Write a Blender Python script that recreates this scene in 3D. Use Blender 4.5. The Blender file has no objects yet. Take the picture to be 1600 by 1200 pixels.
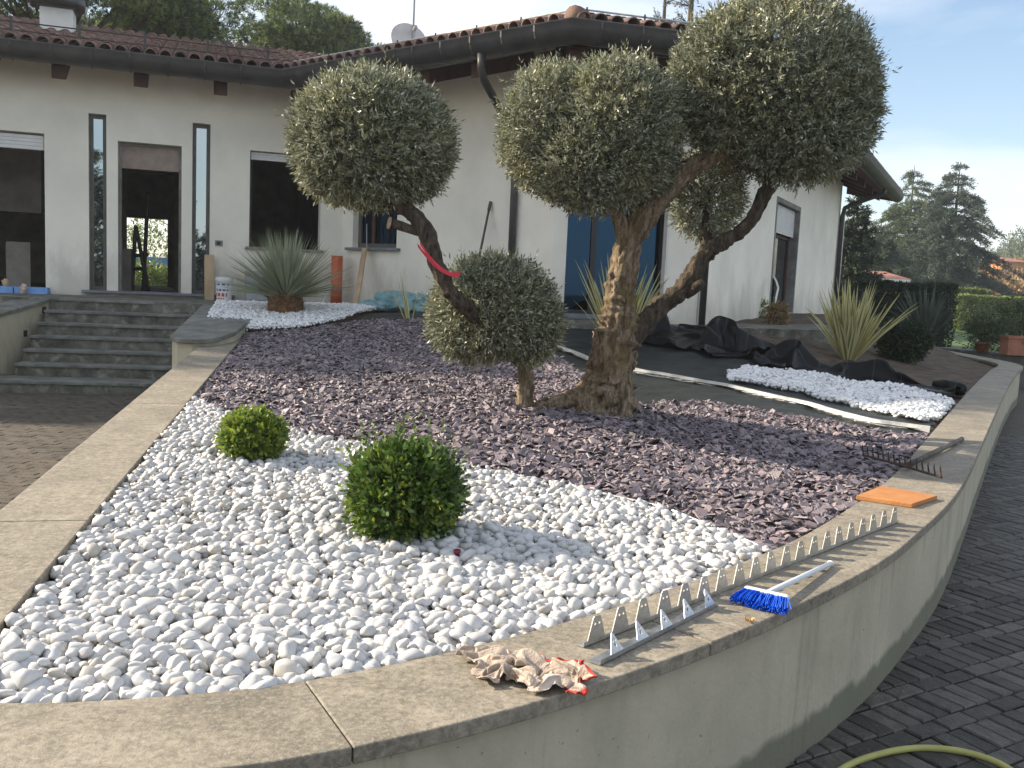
import bpy, bmesh, math, random
import numpy as np
from mathutils import Vector, Matrix, noise

scene = bpy.context.scene
COL = scene.collection
rnd = random.Random(7)
R = math.radians

# ------------------------------------------------------------------ camera
FPX, HORIZON, ROLL, EYE = 1450.0, 440.0, 0.045, 1.6        # measured on the 1600x1200 photograph
PITCH = math.atan((600 - HORIZON) / FPX)
FWD = np.array([0, math.cos(PITCH), -math.sin(PITCH)])
_r0 = np.array([1.0, 0, 0]); _u0 = np.array([0, math.sin(PITCH), math.cos(PITCH)])
RGT = math.cos(ROLL) * _r0 + math.sin(ROLL) * _u0
UPV = -math.sin(ROLL) * _r0 + math.cos(ROLL) * _u0
ORG = np.array([0, 0, EYE])
cam = bpy.data.cameras.new('camera')
cam.sensor_width = 36.0
cam.lens = 36.0 * FPX / 1600.0
cam.clip_start = 0.05
cam.clip_end = 4000
camo = bpy.data.objects.new('camera', cam)
COL.objects.link(camo)
m = Matrix.Identity(4)
for i in range(3):
    m[i][0] = RGT[i]; m[i][1] = UPV[i]; m[i][2] = -FWD[i]; m[i][3] = ORG[i]
camo.matrix_world = m
scene.camera = camo
scene.render.resolution_x = 1024
scene.render.resolution_y = 768

# ------------------------------------------------------------------ sky, sun, exposure
SUN_AZ, SUN_EL = -77.0, 28.0
S = Vector((math.sin(R(SUN_AZ)) * math.cos(R(SUN_EL)), math.cos(R(SUN_AZ)) * math.cos(R(SUN_EL)), math.sin(R(SUN_EL))))
world = bpy.data.worlds.new('World')
scene.world = world
world.use_nodes = True
nt = world.node_tree
nt.nodes.clear()
def wn(t, **k):
    n = nt.nodes.new(t)
    for a, b in k.items(): setattr(n, a, b)
    return n
sky = wn('ShaderNodeTexSky', sky_type='NISHITA')
sky.sun_disc = False
sky.sun_elevation = R(SUN_EL)
sky.sun_rotation = R(SUN_AZ)
sky.air_density = 1.0; sky.dust_density = .7; sky.ozone_density = 1.0
tc = wn('ShaderNodeTexCoord')
mp = wn('ShaderNodeMapping'); mp.inputs['Scale'].default_value = (1.0, 1.0, 3.2); mp.inputs['Location'].default_value = (.45, 0, .2)
nz = wn('ShaderNodeTexNoise'); nz.inputs['Scale'].default_value = 2.1; nz.inputs['Detail'].default_value = 6; nz.inputs['Roughness'].default_value = .5
nz.inputs['Distortion'].default_value = .3
cr = wn('ShaderNodeValToRGB')
cr.color_ramp.elements[0].position = .38; cr.color_ramp.elements[0].color = (0, 0, 0, 1)
cr.color_ramp.elements[1].position = .62; cr.color_ramp.elements[1].color = (.92, .92, .92, 1)
mxs = wn('ShaderNodeMix', data_type='RGBA')
mxs.inputs['B'].default_value = (6.0, 6.1, 6.3, 1)
bg = wn('ShaderNodeBackground'); bg.inputs['Strength'].default_value = .11
out = wn('ShaderNodeOutputWorld')
L = nt.links.new
L(tc.outputs['Generated'], mp.inputs['Vector']); L(mp.outputs['Vector'], nz.inputs['Vector'])
L(nz.outputs['Fac'], cr.inputs['Fac']); L(cr.outputs['Color'], mxs.inputs['Factor'])
L(sky.outputs['Color'], mxs.inputs['A']); L(mxs.outputs['Result'], bg.inputs['Color']); L(bg.outputs['Background'], out.inputs['Surface'])
sun = bpy.data.lights.new('sun', 'SUN')
sun.energy = 5.0; sun.angle = R(.6); sun.color = (1.0, .87, .69)
suno = bpy.data.objects.new('sun', sun)
COL.objects.link(suno)
suno.rotation_euler = S.to_track_quat('Z', 'Y').to_euler()
suno.location = (-20, 10, 20)
scene.view_settings.view_transform = 'Standard'
scene.view_settings.look = 'None'
scene.view_settings.gamma = 1.0
scene.view_settings.use_curve_mapping = False
scene.view_settings.exposure = .97
try:
    scene.cycles.max_bounces = 7; scene.cycles.diffuse_bounces = 4; scene.cycles.transparent_max_bounces = 6
except Exception: pass

# ------------------------------------------------------------------ pixel -> place helpers (a pixel gives a direction only)
def ray(x, y): return FWD + RGT * ((x - 800) / FPX) - UPV * ((y - 600) / FPX)
def pz(x, y, z):
    d = ray(x, y); return ORG + d * ((z - EYE) / d[2])
def pY(x, y, Y):
    d = ray(x, y); return ORG + d * (Y / d[1])
def pl(x, y, p, n):
    d = ray(x, y); n = np.array(n, float); return ORG + d * (np.dot(np.array(p) - ORG, n) / np.dot(d, n))
def ss(a, b, v):
    t = np.clip((v - a) / (b - a), 0, 1); return t * t * (3 - 2 * t)
def lcop(Y): return .6 + .0237 * np.maximum(Y - 2.0, 0)
def bed(X, Y):
    """height of the planted bed: level along the right wall, climbing towards the house"""
    X = np.asarray(X, float); Y = np.asarray(Y, float)
    full = .0237 * (Y - 2.0) + .24 * ss(10.0, 13.2, Y)
    e = (X - 2.23) * -.87 + (Y - 5.32) * .49
    return .572 + full * ss(0.0, 3.4, e) - .0 * X
def pt(x, y, dz=0.0):
    """pixel -> point on the bed"""
    d = ray(x, y); lo = 1.0
    for k in range(1, 2000):
        q = ORG + d * lo
        if q[2] <= bed(q[0], q[1]) + dz: break
        lo += .02
    hi = lo; lo -= .02
    for k in range(14):
        md = (lo + hi) / 2; q = ORG + d * md
        if q[2] <= bed(q[0], q[1]) + dz: hi = md
        else: lo = md
    return ORG + d * hi
def D2(az): return np.array([math.sin(R(az)), math.cos(R(az))])
def isect(p, d, q, e):
    t = np.linalg.solve(np.array([d, -np.asarray(e)]).T, np.asarray(q) - np.asarray(p)); return np.asarray(p) + np.asarray(d) * t[0]
def inpoly(X, Y, poly):
    X = np.asarray(X); Y = np.asarray(Y); r = np.zeros(X.shape, bool); n = len(poly)
    for i in range(n):
        x1, y1 = poly[i][:2]; x2, y2 = poly[(i + 1) % n][:2]
        c = (y1 > Y) != (y2 > Y)
        with np.errstate(divide='ignore', invalid='ignore'):
            r ^= c & (X < (x2 - x1) * (Y - y1) / ((y2 - y1) if y2 != y1 else 1e-9) + x1)
    return r
def catmull(P, n=8):
    P = [np.array(p, float) for p in P]; Q = [2 * P[0] - P[1]] + P + [2 * P[-1] - P[-2]]; o = []
    for i in range(1, len(Q) - 2):
        for k in range(n):
            t = k / n
            o.append(.5 * ((2 * Q[i]) + (-Q[i - 1] + Q[i + 1]) * t + (2 * Q[i - 1] - 5 * Q[i] + 4 * Q[i + 1] - Q[i + 2]) * t * t + (-Q[i - 1] + 3 * Q[i] - 3 * Q[i + 1] + Q[i + 2]) * t ** 3))
    o.append(P[-1]); return np.array(o)

# ------------------------------------------------------------------ object helpers
def tag(o, label=None, cat=None, group=None, kind=None):
    if label: o['label'] = label
    if cat: o['category'] = cat
    if group: o['group'] = group
    if kind: o['kind'] = kind
    return o
def empty(name, loc=(0, 0, 0), parent=None):
    o = bpy.data.objects.new(name, None); o.empty_display_size = .1
    COL.objects.link(o); o.location = loc
    if parent: o.parent = parent
    return o
def mk(name, me, parent=None, loc=None):
    o = bpy.data.objects.new(name, me); COL.objects.link(o)
    if loc is not None: o.location = loc
    if parent:
        o.parent = parent
        if loc is None:                     # geometry given in world space
            w = Vector((0, 0, 0)); p = parent
            while p: w += p.location; p = p.parent
            o.location = -w
    return o
def mesh_np(name, V, F4=None, F3=None, mats=(), smooth=False, mi=None):
    """fast mesh from arrays"""
    me = bpy.data.meshes.new(name)
    V = np.asarray(V, np.float32).reshape(-1, 3)
    loops = []; starts = []; tot = 0
    if F4 is not None and len(F4):
        F4 = np.asarray(F4, np.int32); loops.append(F4.ravel()); starts.append(np.arange(len(F4)) * F4.shape[1]); tot = F4.size
    if F3 is not None and len(F3):
        F3 = np.asarray(F3, np.int32); loops.append(F3.ravel()); starts.append(tot + np.arange(len(F3)) * 3)
    lp = np.concatenate(loops); st = np.concatenate(starts).astype(np.int32)
    me.vertices.add(len(V)); me.vertices.foreach_set('co', V.ravel())
    me.loops.add(len(lp)); me.loops.foreach_set('vertex_index', lp)
    me.polygons.add(len(st)); me.polygons.foreach_set('loop_start', st)
    if mi is not None: me.polygons.foreach_set('material_index', np.asarray(mi, np.int32))
    me.polygons.foreach_set('use_smooth', np.full(len(st), bool(smooth)))
    for mt in mats: me.materials.append(mt)
    me.update(calc_edges=True); me.validate()
    return me
class MB:
    """collects simple shapes into one mesh"""
    def __init__(s): s.v = []; s.f = []; s.m = []
    def add(s, vs, fs, mi=0):
        o = len(s.v); s.v += [tuple(float(c) for c in v) for v in vs]
        for f in fs: s.f.append(tuple(i + o for i in f)); s.m.append(mi)
        return s
    def box(s, c, size, rz=0, mi=0, M=None):
        x, y, z = [k / 2 for k in size]
        M = M or Matrix.Rotation(rz, 3, 'Z')
        vs = [Vector(c) + M @ Vector((a, b, d)) for a in (-x, x) for b in (-y, y) for d in (-z, z)]
        return s.add(vs, [(0, 1, 3, 2), (4, 6, 7, 5), (0, 4, 5, 1), (2, 3, 7, 6), (0, 2, 6, 4), (1, 5, 7, 3)], mi)
    def prism(s, poly, z0, z1, mi=0):
        """poly xy counter-clockwise; z0,z1 numbers or lists"""
        n = len(poly)
        a = z0 if hasattr(z0, '__len__') else [z0] * n; b = z1 if hasattr(z1, '__len__') else [z1] * n
        vs = [(p[0], p[1], a[i]) for i, p in enumerate(poly)] + [(p[0], p[1], b[i]) for i, p in enumerate(poly)]
        fs = [tuple(range(n - 1, -1, -1)), tuple(range(n, 2 * n))] + [(i, (i + 1) % n, n + (i + 1) % n, n + i) for i in range(n)]
        return s.add(vs, fs, mi)
    def tube(s, P, rad, n=8, cap=True, mi=0, wob=0, flat=1.0):
        P = [Vector(p) for p in P]; k = len(P)
        rr = rad if hasattr(rad, '__len__') else [rad] * k
        t0 = (P[1] - P[0]).normalized(); up = Vector((0, 0, 1)) if abs(t0.z) < .9 else Vector((1, 0, 0))
        nx = t0.cross(up).normalized(); vs = []
        for i in range(k):
            t = (P[min(i + 1, k - 1)] - P[max(i - 1, 0)]).normalized()
            nx = (nx - t * nx.dot(t)).normalized(); ny = t.cross(nx)
            for j in range(n):
                a = 2 * math.pi * j / n
                r_ = rr[i]
                if wob: r_ *= 1 + wob * noise.noise(Vector((P[i].x * 6 + math.cos(a) * 2.5, P[i].y * 6 + math.sin(a) * 2.5, P[i].z * 3)))
                vs.append(P[i] + (nx * math.cos(a) + ny * math.sin(a) * flat) * r_)
        fs = [(i * n + j, i * n + (j + 1) % n, (i + 1) * n + (j + 1) % n, (i + 1) * n + j) for i in range(k - 1) for j in range(n)]
        if cap: fs += [tuple(range(n - 1, -1, -1)), tuple((k - 1) * n + j for j in range(n))]
        return s.add(vs, fs, mi)
    def lathe(s, prof, c=(0, 0, 0), n=24, mi=0):
        vs = [(c[0] + r * math.cos(2 * math.pi * j / n), c[1] + r * math.sin(2 * math.pi * j / n), c[2] + z) for r, z in prof for j in range(n)]
        k = len(prof)
        fs = [(i * n + j, i * n + (j + 1) % n, (i + 1) * n + (j + 1) % n, (i + 1) * n + j) for i in range(k - 1) for j in range(n)]
        if prof[0][0] > 1e-6: fs.append(tuple(range(n - 1, -1, -1)))
        if prof[-1][0] > 1e-6: fs.append(tuple((k - 1) * n + j for j in range(n)))
        return s.add(vs, fs, mi)
    def mesh(s, name, mats, smooth=False):
        me = bpy.data.meshes.new(name); me.from_pydata(s.v, [], s.f)
        for mt in (mats if isinstance(mats, (list, tuple)) else [mats]): me.materials.append(mt)
        me.polygons.foreach_set('material_index', s.m)
        me.polygons.foreach_set('use_smooth', [smooth] * len(s.f))
        me.update(); return me
    def obj(s, name, mats, parent=None, smooth=False, bevel=0, loc=None):
        o = mk(name, s.mesh(name, mats, smooth), parent, loc)
        if bevel:
            b = o.modifiers.new('bevel', 'BEVEL'); b.width = bevel; b.segments = 2; b.limit_method = 'ANGLE'; b.angle_limit = R(40)
        return o

# ------------------------------------------------------------------ materials
def mat(name, col, rough=.7, var=.12, scale=6, bump=0, bscale=60, metal=0, col2=None, coords='Object', rnd_amt=0, rnd_col=None, trans=0, spec=.5, extra=None, stretch=None, detail=5, island=False):
    mt = bpy.data.materials.new(name); mt.use_nodes = True
    t = mt.node_tree; N = t.nodes; b = N['Principled BSDF']; LK = t.links.new
    b.inputs['Roughness'].default_value = rough; b.inputs['Metallic'].default_value = metal
    b.inputs['Specular IOR Level'].default_value = spec
    c2 = col2 or tuple(max(0, c * (1 - 2 * var)) for c in col)
    c1 = col if col2 else tuple(min(1, c * (1 + var)) for c in col)
    tc = N.new('ShaderNodeTexCoord'); vec = tc.outputs['Object']
    if coords == 'World':
        vec = N.new('ShaderNodeNewGeometry').outputs['Position']
    if stretch:
        mp = N.new('ShaderNodeMapping'); mp.inputs['Scale'].default_value = stretch; LK(vec, mp.inputs['Vector']); vec = mp.outputs['Vector']
    n1 = N.new('ShaderNodeTexNoise'); n1.inputs['Scale'].default_value = scale; n1.inputs['Detail'].default_value = detail; n1.inputs['Roughness'].default_value = .6
    LK(vec, n1.inputs['Vector'])
    rp = N.new('ShaderNodeValToRGB'); rp.color_ramp.elements[0].position = .32; rp.color_ramp.elements[1].position = .68
    rp.color_ramp.elements[0].color = (*c2, 1); rp.color_ramp.elements[1].color = (*c1, 1)
    LK(n1.outputs['Fac'], rp.inputs['Fac']); cout = rp.outputs['Color']
    if rnd_amt or rnd_col:
        if island: ro = N.new('ShaderNodeNewGeometry').outputs['Random Per Island']
        else: ro = N.new('ShaderNodeObjectInfo').outputs['Random']
        if rnd_col:
            r2 = N.new('ShaderNodeValToRGB'); els = r2.color_ramp.elements
            els[0].position = rnd_col[0][0]; els[0].color = (*rnd_col[0][1], 1); els[1].position = rnd_col[-1][0]; els[1].color = (*rnd_col[-1][1], 1)
            for p_, c_ in rnd_col[1:-1]:
                e = els.new(p_); e.color = (*c_, 1)
            LK(ro, r2.inputs['Fac'])
            mx = N.new('ShaderNodeMix'); mx.data_type = 'RGBA'; mx.blend_type = 'MULTIPLY'; mx.inputs['Factor'].default_value = 1
            LK(cout, mx.inputs['A']); LK(r2.outputs['Color'], mx.inputs['B']); cout = mx.outputs['Result']
        if rnd_amt:
            mr = N.new('ShaderNodeMapRange'); mr.inputs['To Min'].default_value = 1 - rnd_amt; mr.inputs['To Max'].default_value = 1 + rnd_amt
            LK(ro, mr.inputs['Value'])
            hs = N.new('ShaderNodeHueSaturation'); LK(mr.outputs['Result'], hs.inputs['Value']); LK(cout, hs.inputs['Color']); cout = hs.outputs['Color']
    LK(cout, b.inputs['Base Color'])
    if bump:
        n2 = N.new('ShaderNodeTexNoise'); n2.inputs['Scale'].default_value = bscale; n2.inputs['Detail'].default_value = 6
        LK(vec, n2.inputs['Vector'])
        bp = N.new('ShaderNodeBump'); bp.inputs['Strength'].default_value = bump; bp.inputs['Distance'].default_value = .02
        LK(n2.outputs['Fac'], bp.inputs['Height']); LK(bp.outputs['Normal'], b.inputs['Normal'])
    if trans:
        tr = N.new('ShaderNodeBsdfTranslucent'); ms = N.new('ShaderNodeMixShader'); ms.inputs['Fac'].default_value = trans
        LK(cout, tr.inputs['Color']); LK(b.outputs['BSDF'], ms.inputs[1]); LK(tr.outputs['BSDF'], ms.inputs[2])
        LK(ms.outputs['Shader'], N['Material Output'].inputs['Surface'])
    if extra: extra(t, b, cout, vec)
    return mt
def leafmat(name, top, under, trans=.25, rough=.5, rnd=.35, spec=.4):
    """two-sided leaf, every leaf a little different"""
    mt = bpy.data.materials.new(name); mt.use_nodes = True
    t = mt.node_tree; N = t.nodes; b = N['Principled BSDF']; LK = t.links.new
    b.inputs['Roughness'].default_value = rough; b.inputs['Specular IOR Level'].default_value = spec
    g = N.new('ShaderNodeNewGeometry')
    mx = N.new('ShaderNodeMix'); mx.data_type = 'RGBA'; mx.inputs['A'].default_value = (*top, 1); mx.inputs['B'].default_value = (*under, 1)
    LK(g.outputs['Backfacing'], mx.inputs['Factor'])
    mr = N.new('ShaderNodeMapRange'); mr.inputs['To Min'].default_value = 1 - rnd; mr.inputs['To Max'].default_value = 1 + rnd; LK(g.outputs['Random Per Island'], mr.inputs['Value'])
    mh = N.new('ShaderNodeMapRange'); mh.inputs['To Min'].default_value = .485; mh.inputs['To Max'].default_value = .512
    wn_ = N.new('ShaderNodeTexWhiteNoise'); wn_.noise_dimensions = '1D'; LK(g.outputs['Random Per Island'], wn_.inputs['W']); LK(wn_.outputs['Value'], mh.inputs['Value'])
    hs = N.new('ShaderNodeHueSaturation'); LK(mx.outputs['Result'], hs.inputs['Color']); LK(mr.outputs['Result'], hs.inputs['Value']); LK(mh.outputs['Result'], hs.inputs['Hue'])
    LK(hs.outputs['Color'], b.inputs['Base Color'])
    tr = N.new('ShaderNodeBsdfTranslucent'); ms = N.new('ShaderNodeMixShader'); ms.inputs['Fac'].default_value = trans
    LK(hs.outputs['Color'], tr.inputs['Color']); LK(b.outputs['BSDF'], ms.inputs[1]); LK(tr.outputs['BSDF'], ms.inputs[2])
    LK(ms.outputs['Shader'], N['Material Output'].inputs['Surface'])
    return mt
def glassmat(name, col, rough=.02, trans=.0, ior=1.5, metal=0):
    mt = bpy.data.materials.new(name); mt.use_nodes = True; b = mt.node_tree.nodes['Principled BSDF']
    b.inputs['Base Color'].default_value = (*col, 1); b.inputs['Roughness'].default_value = rough; b.inputs['IOR'].default_value = ior
    b.inputs['Transmission Weight'].default_value = trans; b.inputs['Metallic'].default_value = metal
    return mt
def dirt(zlo, zhi, col, amount=.8, scale=5, stretch=(1, 1, .12), pos=.5):
    """stain layer: streaks that run down a wall, denser near its foot"""
    def ex(t, b, cout, vec):
        N = t.nodes; LK = t.links.new
        g = N.new('ShaderNodeNewGeometry'); sx = N.new('ShaderNodeSeparateXYZ'); LK(g.outputs['Position'], sx.inputs['Vector'])
        mr = N.new('ShaderNodeMapRange'); mr.inputs['From Min'].default_value = zhi; mr.inputs['From Max'].default_value = zlo; LK(sx.outputs['Z'], mr.inputs['Value'])
        mp = N.new('ShaderNodeMapping'); mp.inputs['Scale'].default_value = stretch; LK(g.outputs['Position'], mp.inputs['Vector'])
        n = N.new('ShaderNodeTexNoise'); n.inputs['Scale'].default_value = scale; n.inputs['Detail'].default_value = 7; n.inputs['Roughness'].default_value = .65; LK(mp.outputs['Vector'], n.inputs['Vector'])
        ad = N.new('ShaderNodeMath'); ad.operation = 'MULTIPLY_ADD'; ad.inputs[1].default_value = .55; LK(mr.outputs['Result'], ad.inputs[0]); LK(n.outputs['Fac'], ad.inputs[2])
        rp = N.new('ShaderNodeMapRange'); rp.inputs['From Min'].default_value = pos; rp.inputs['From Max'].default_value = pos + .32; rp.inputs['To Max'].default_value = amount; LK(ad.outputs[0], rp.inputs['Value'])
        mx = N.new('ShaderNodeMix'); mx.data_type = 'RGBA'; mx.inputs['B'].default_value = (*col, 1); LK(rp.outputs['Result'], mx.inputs['Factor']); LK(cout, mx.inputs['A'])
        LK(mx.outputs['Result'], b.inputs['Base Color'])
    return ex
def blotch(cols, scale=3, lo=.5, hi=.62, amt=.7):
    """stains on a flat surface"""
    def ex(t, b, cout, vec):
        N = t.nodes; LK = t.links.new; c = cout
        g = N.new('ShaderNodeNewGeometry')
        for i, (col, sc) in enumerate(cols):
            mp = N.new('ShaderNodeMapping'); mp.inputs['Location'].default_value = (7.3 * i, 3.1 * i, 0); LK(g.outputs['Position'], mp.inputs['Vector'])
            n = N.new('ShaderNodeTexNoise'); n.inputs['Scale'].default_value = sc; n.inputs['Detail'].default_value = 8; n.inputs['Roughness'].default_value = .62; n.inputs['Distortion'].default_value = .4; LK(mp.outputs['Vector'], n.inputs['Vector'])
            mr = N.new('ShaderNodeMapRange'); mr.inputs['From Min'].default_value = lo; mr.inputs['From Max'].default_value = hi; mr.inputs['To Max'].default_value = amt; LK(n.outputs['Fac'], mr.inputs['Value'])
            mx = N.new('ShaderNodeMix'); mx.data_type = 'RGBA'; mx.inputs['B'].default_value = (*col, 1); LK(mr.outputs['Result'], mx.inputs['Factor']); LK(c, mx.inputs['A']); c = mx.outputs['Result']
        LK(c, b.inputs['Base Color'])
    return ex
def membrane_lines(t, b, cout, vec):
    N = t.nodes; LK = t.links.new
    g = N.new('ShaderNodeNewGeometry'); mp = N.new('ShaderNodeMapping'); mp.inputs['Rotation'].default_value = (0, 0, .5); LK(g.outputs['Position'], mp.inputs['Vector'])
    br = N.new('ShaderNodeTexBrick'); br.offset = 0; br.inputs['Scale'].default_value = 1; br.inputs['Brick Width'].default_value = .3; br.inputs['Row Height'].default_value = .3
    br.inputs['Mortar Size'].default_value = .006; br.inputs['Mortar Smooth'].default_value = .3
    LK(mp.outputs['Vector'], br.inputs['Vector'])
    mx = N.new('ShaderNodeMix'); mx.data_type = 'RGBA'; mx.inputs['B'].default_value = (.055, .065, .055, 1); LK(cout, mx.inputs['A'])
    mu = N.new('ShaderNodeMath'); mu.operation = 'MULTIPLY'; mu.inputs[1].default_value = .6; LK(br.outputs['Fac'], mu.inputs[0]); LK(mu.outputs[0], mx.inputs['Factor'])
    LK(mx.outputs['Result'], b.inputs['Base Color'])

M = {}
M['plaster'] = mat('plaster', (.88, .835, .72), .9, .06, .9, .15, 60, coords='World', extra=dirt(1.1, 2.4, (.52, .49, .41), .7, 2.6, (1, 1, .4), .74))
def wall_wear(t, b, cout, vec):
    """damp foot band with a ragged edge, run marks under the coping, dark pits"""
    N = t.nodes; LK = t.links.new; g = N.new('ShaderNodeNewGeometry'); sx = N.new('ShaderNodeSeparateXYZ'); LK(g.outputs['Position'], sx.inputs['Vector']); c = cout
    def nz(sc, st, det=6, dist=0):
        mp = N.new('ShaderNodeMapping'); mp.inputs['Scale'].default_value = st; LK(g.outputs['Position'], mp.inputs['Vector']); n = N.new('ShaderNodeTexNoise'); n.inputs['Scale'].default_value = sc; n.inputs['Detail'].default_value = det; n.inputs['Roughness'].default_value = .65; n.inputs['Distortion'].default_value = dist; LK(mp.outputs['Vector'], n.inputs['Vector']); return n.outputs['Fac']
    def rng_(v, a, b_, lo, hi):
        m_ = N.new('ShaderNodeMapRange'); m_.inputs['From Min'].default_value = a; m_.inputs['From Max'].default_value = b_; m_.inputs['To Min'].default_value = lo; m_.inputs['To Max'].default_value = hi; LK(v, m_.inputs['Value']); return m_.outputs['Result']
    def mixc(c, col, fac):
        m_ = N.new('ShaderNodeMix'); m_.data_type = 'RGBA'; m_.inputs['B'].default_value = (*col, 1); LK(c, m_.inputs['A']); LK(fac, m_.inputs['Factor']); return m_.outputs['Result']
    def ma(op, a, k):
        m_ = N.new('ShaderNodeMath'); m_.operation = op; LK(a, m_.inputs[0])
        if hasattr(k, 'links'): LK(k, m_.inputs[1])
        else: m_.inputs[1].default_value = k
        return m_.outputs[0]
    c = mixc(c, (.30, .28, .21), rng_(nz(2.3, (1, 1, .5), 7, .5), .5, .72, 0, .6))
    c = mixc(c, (.19, .18, .13), rng_(nz(7, (1, 1, .10), 6), .56, .74, 0, .7))
    foot = ma('ADD', sx.outputs['Z'], ma('MULTIPLY', nz(4, (1, 1, .6), 7, .4), .16))
    c = mixc(c, (.12, .125, .085), rng_(foot, .225, .19, 0, .8))
    c = mixc(c, (.10, .09, .06), rng_(nz(46, (1, 1, 1), 2), .70, .76, 0, .7))
    LK(c, b.inputs['Base Color'])
M['cream_wall'] = mat('cream_wall', (.47, .425, .32), .92, .08, 2.2, .2, 45, coords='World', extra=wall_wear)
M['coping'] = mat('coping', (.285, .245, .185), .7, .22, 26, .16, 180, coords='World', extra=blotch([((.145, .125, .09), 1.3), ((.36, .315, .245), 6.0), ((.115, .103, .075), 3.3), ((.40, .36, .29), 75.0), ((.09, .085, .065), 55.0)], lo=.46, hi=.74, amt=.72), rnd_amt=.10)
M['coping_edge'] = M['coping']
M['joint'] = mat('joint', (.10, .09, .07), .95, .2, 20)
M['step_stone'] = mat('step_stone', (.17, .175, .16), .8, .22, 4, .3, 60, coords='World', extra=blotch([((.10, .11, .07), 3), ((.27, .26, .22), 5)], lo=.52, hi=.64, amt=.6))
M['riser'] = mat('riser', (.15, .15, .12), .9, .3, 5, .4, 40, coords='World', extra=blotch([((.06, .07, .04), 4), ((.32, .31, .26), 6)], lo=.52, hi=.64, amt=.7))
M['slate_sill'] = mat('slate_sill', (.17, .19, .215), .6, .15, 5, .1, 60, coords='World')
M['paver'] = mat('paver', (.070, .064, .055), .62, .2, 14, .4, 70, coords='World', rnd_amt=.38, rnd_col=[(0, (.7, .68, .64)), (.5, (1, 1, 1)), (1, (1.15, 1.12, 1.08))])
M['pavers'] = mat('pavers', (.070, .064, .055), .62, .2, 14, .4, 70, coords='World', rnd_amt=.38, island=True)
M['court'] = mat('court_pavers', (.085, .07, .052), .85, .25, 9, .4, 70, coords='World', rnd_amt=.16, island=True, extra=None)
M['ground'] = mat('ground', (.06, .052, .04), .95, .3, 2, .4, 30, coords='World')
M['soil'] = mat('soil', (.105, .075, .048), .95, .35, 5, .9, 28, coords='World')
M['grass'] = mat('grass', (.07, .12, .03), .95, .25, 1.2, .3, 30, coords='World')
PEB = [(0, (.80, .80, .80)), (.12, (.95, .94, .92)), (.55, (1, 1, 1)), (.92, (1, .98, .94)), (.98, (.95, .88, .77)), (1, (.74, .70, .64))]
M['pebble'] = mat('pebble', (.54, .54, .54), .5, .05, 30, .05, 160, rnd_col=PEB, spec=.35)
M['pebbles'] = mat('pebbles', (.54, .54, .54), .5, .05, 30, .05, 160, coords='World', rnd_col=PEB, island=True, spec=.35)
M['gravel'] = mat('gravel', (.80, .80, .80), .5, .05, 30, .05, 160, coords='World', rnd_amt=.12, island=True, spec=.35)
SLT = [(0, (.32, .30, .33)), (.3, (.66, .63, .68)), (.6, (.95, .91, .96)), (.85, (1.0, .88, .86)), (1, (1, .98, 1))]
M['slate'] = mat('slate', (.25, .217, .228), .5, .2, 25, .25, 120, rnd_col=SLT, rnd_amt=.2)
M['slates'] = mat('slates', (.25, .217, .228), .5, .2, 25, .25, 120, coords='World', rnd_col=SLT, rnd_amt=.2, island=True)
M['membrane'] = mat('membrane', (.016, .020, .018), .55, .2, 8, .3, 40, coords='World', extra=membrane_lines)
M['black_sheet'] = mat('black_sheet', (.004, .005, .006), .42, .2, 5, .25, 25, coords='World', spec=.2, extra=membrane_lines)
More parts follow.
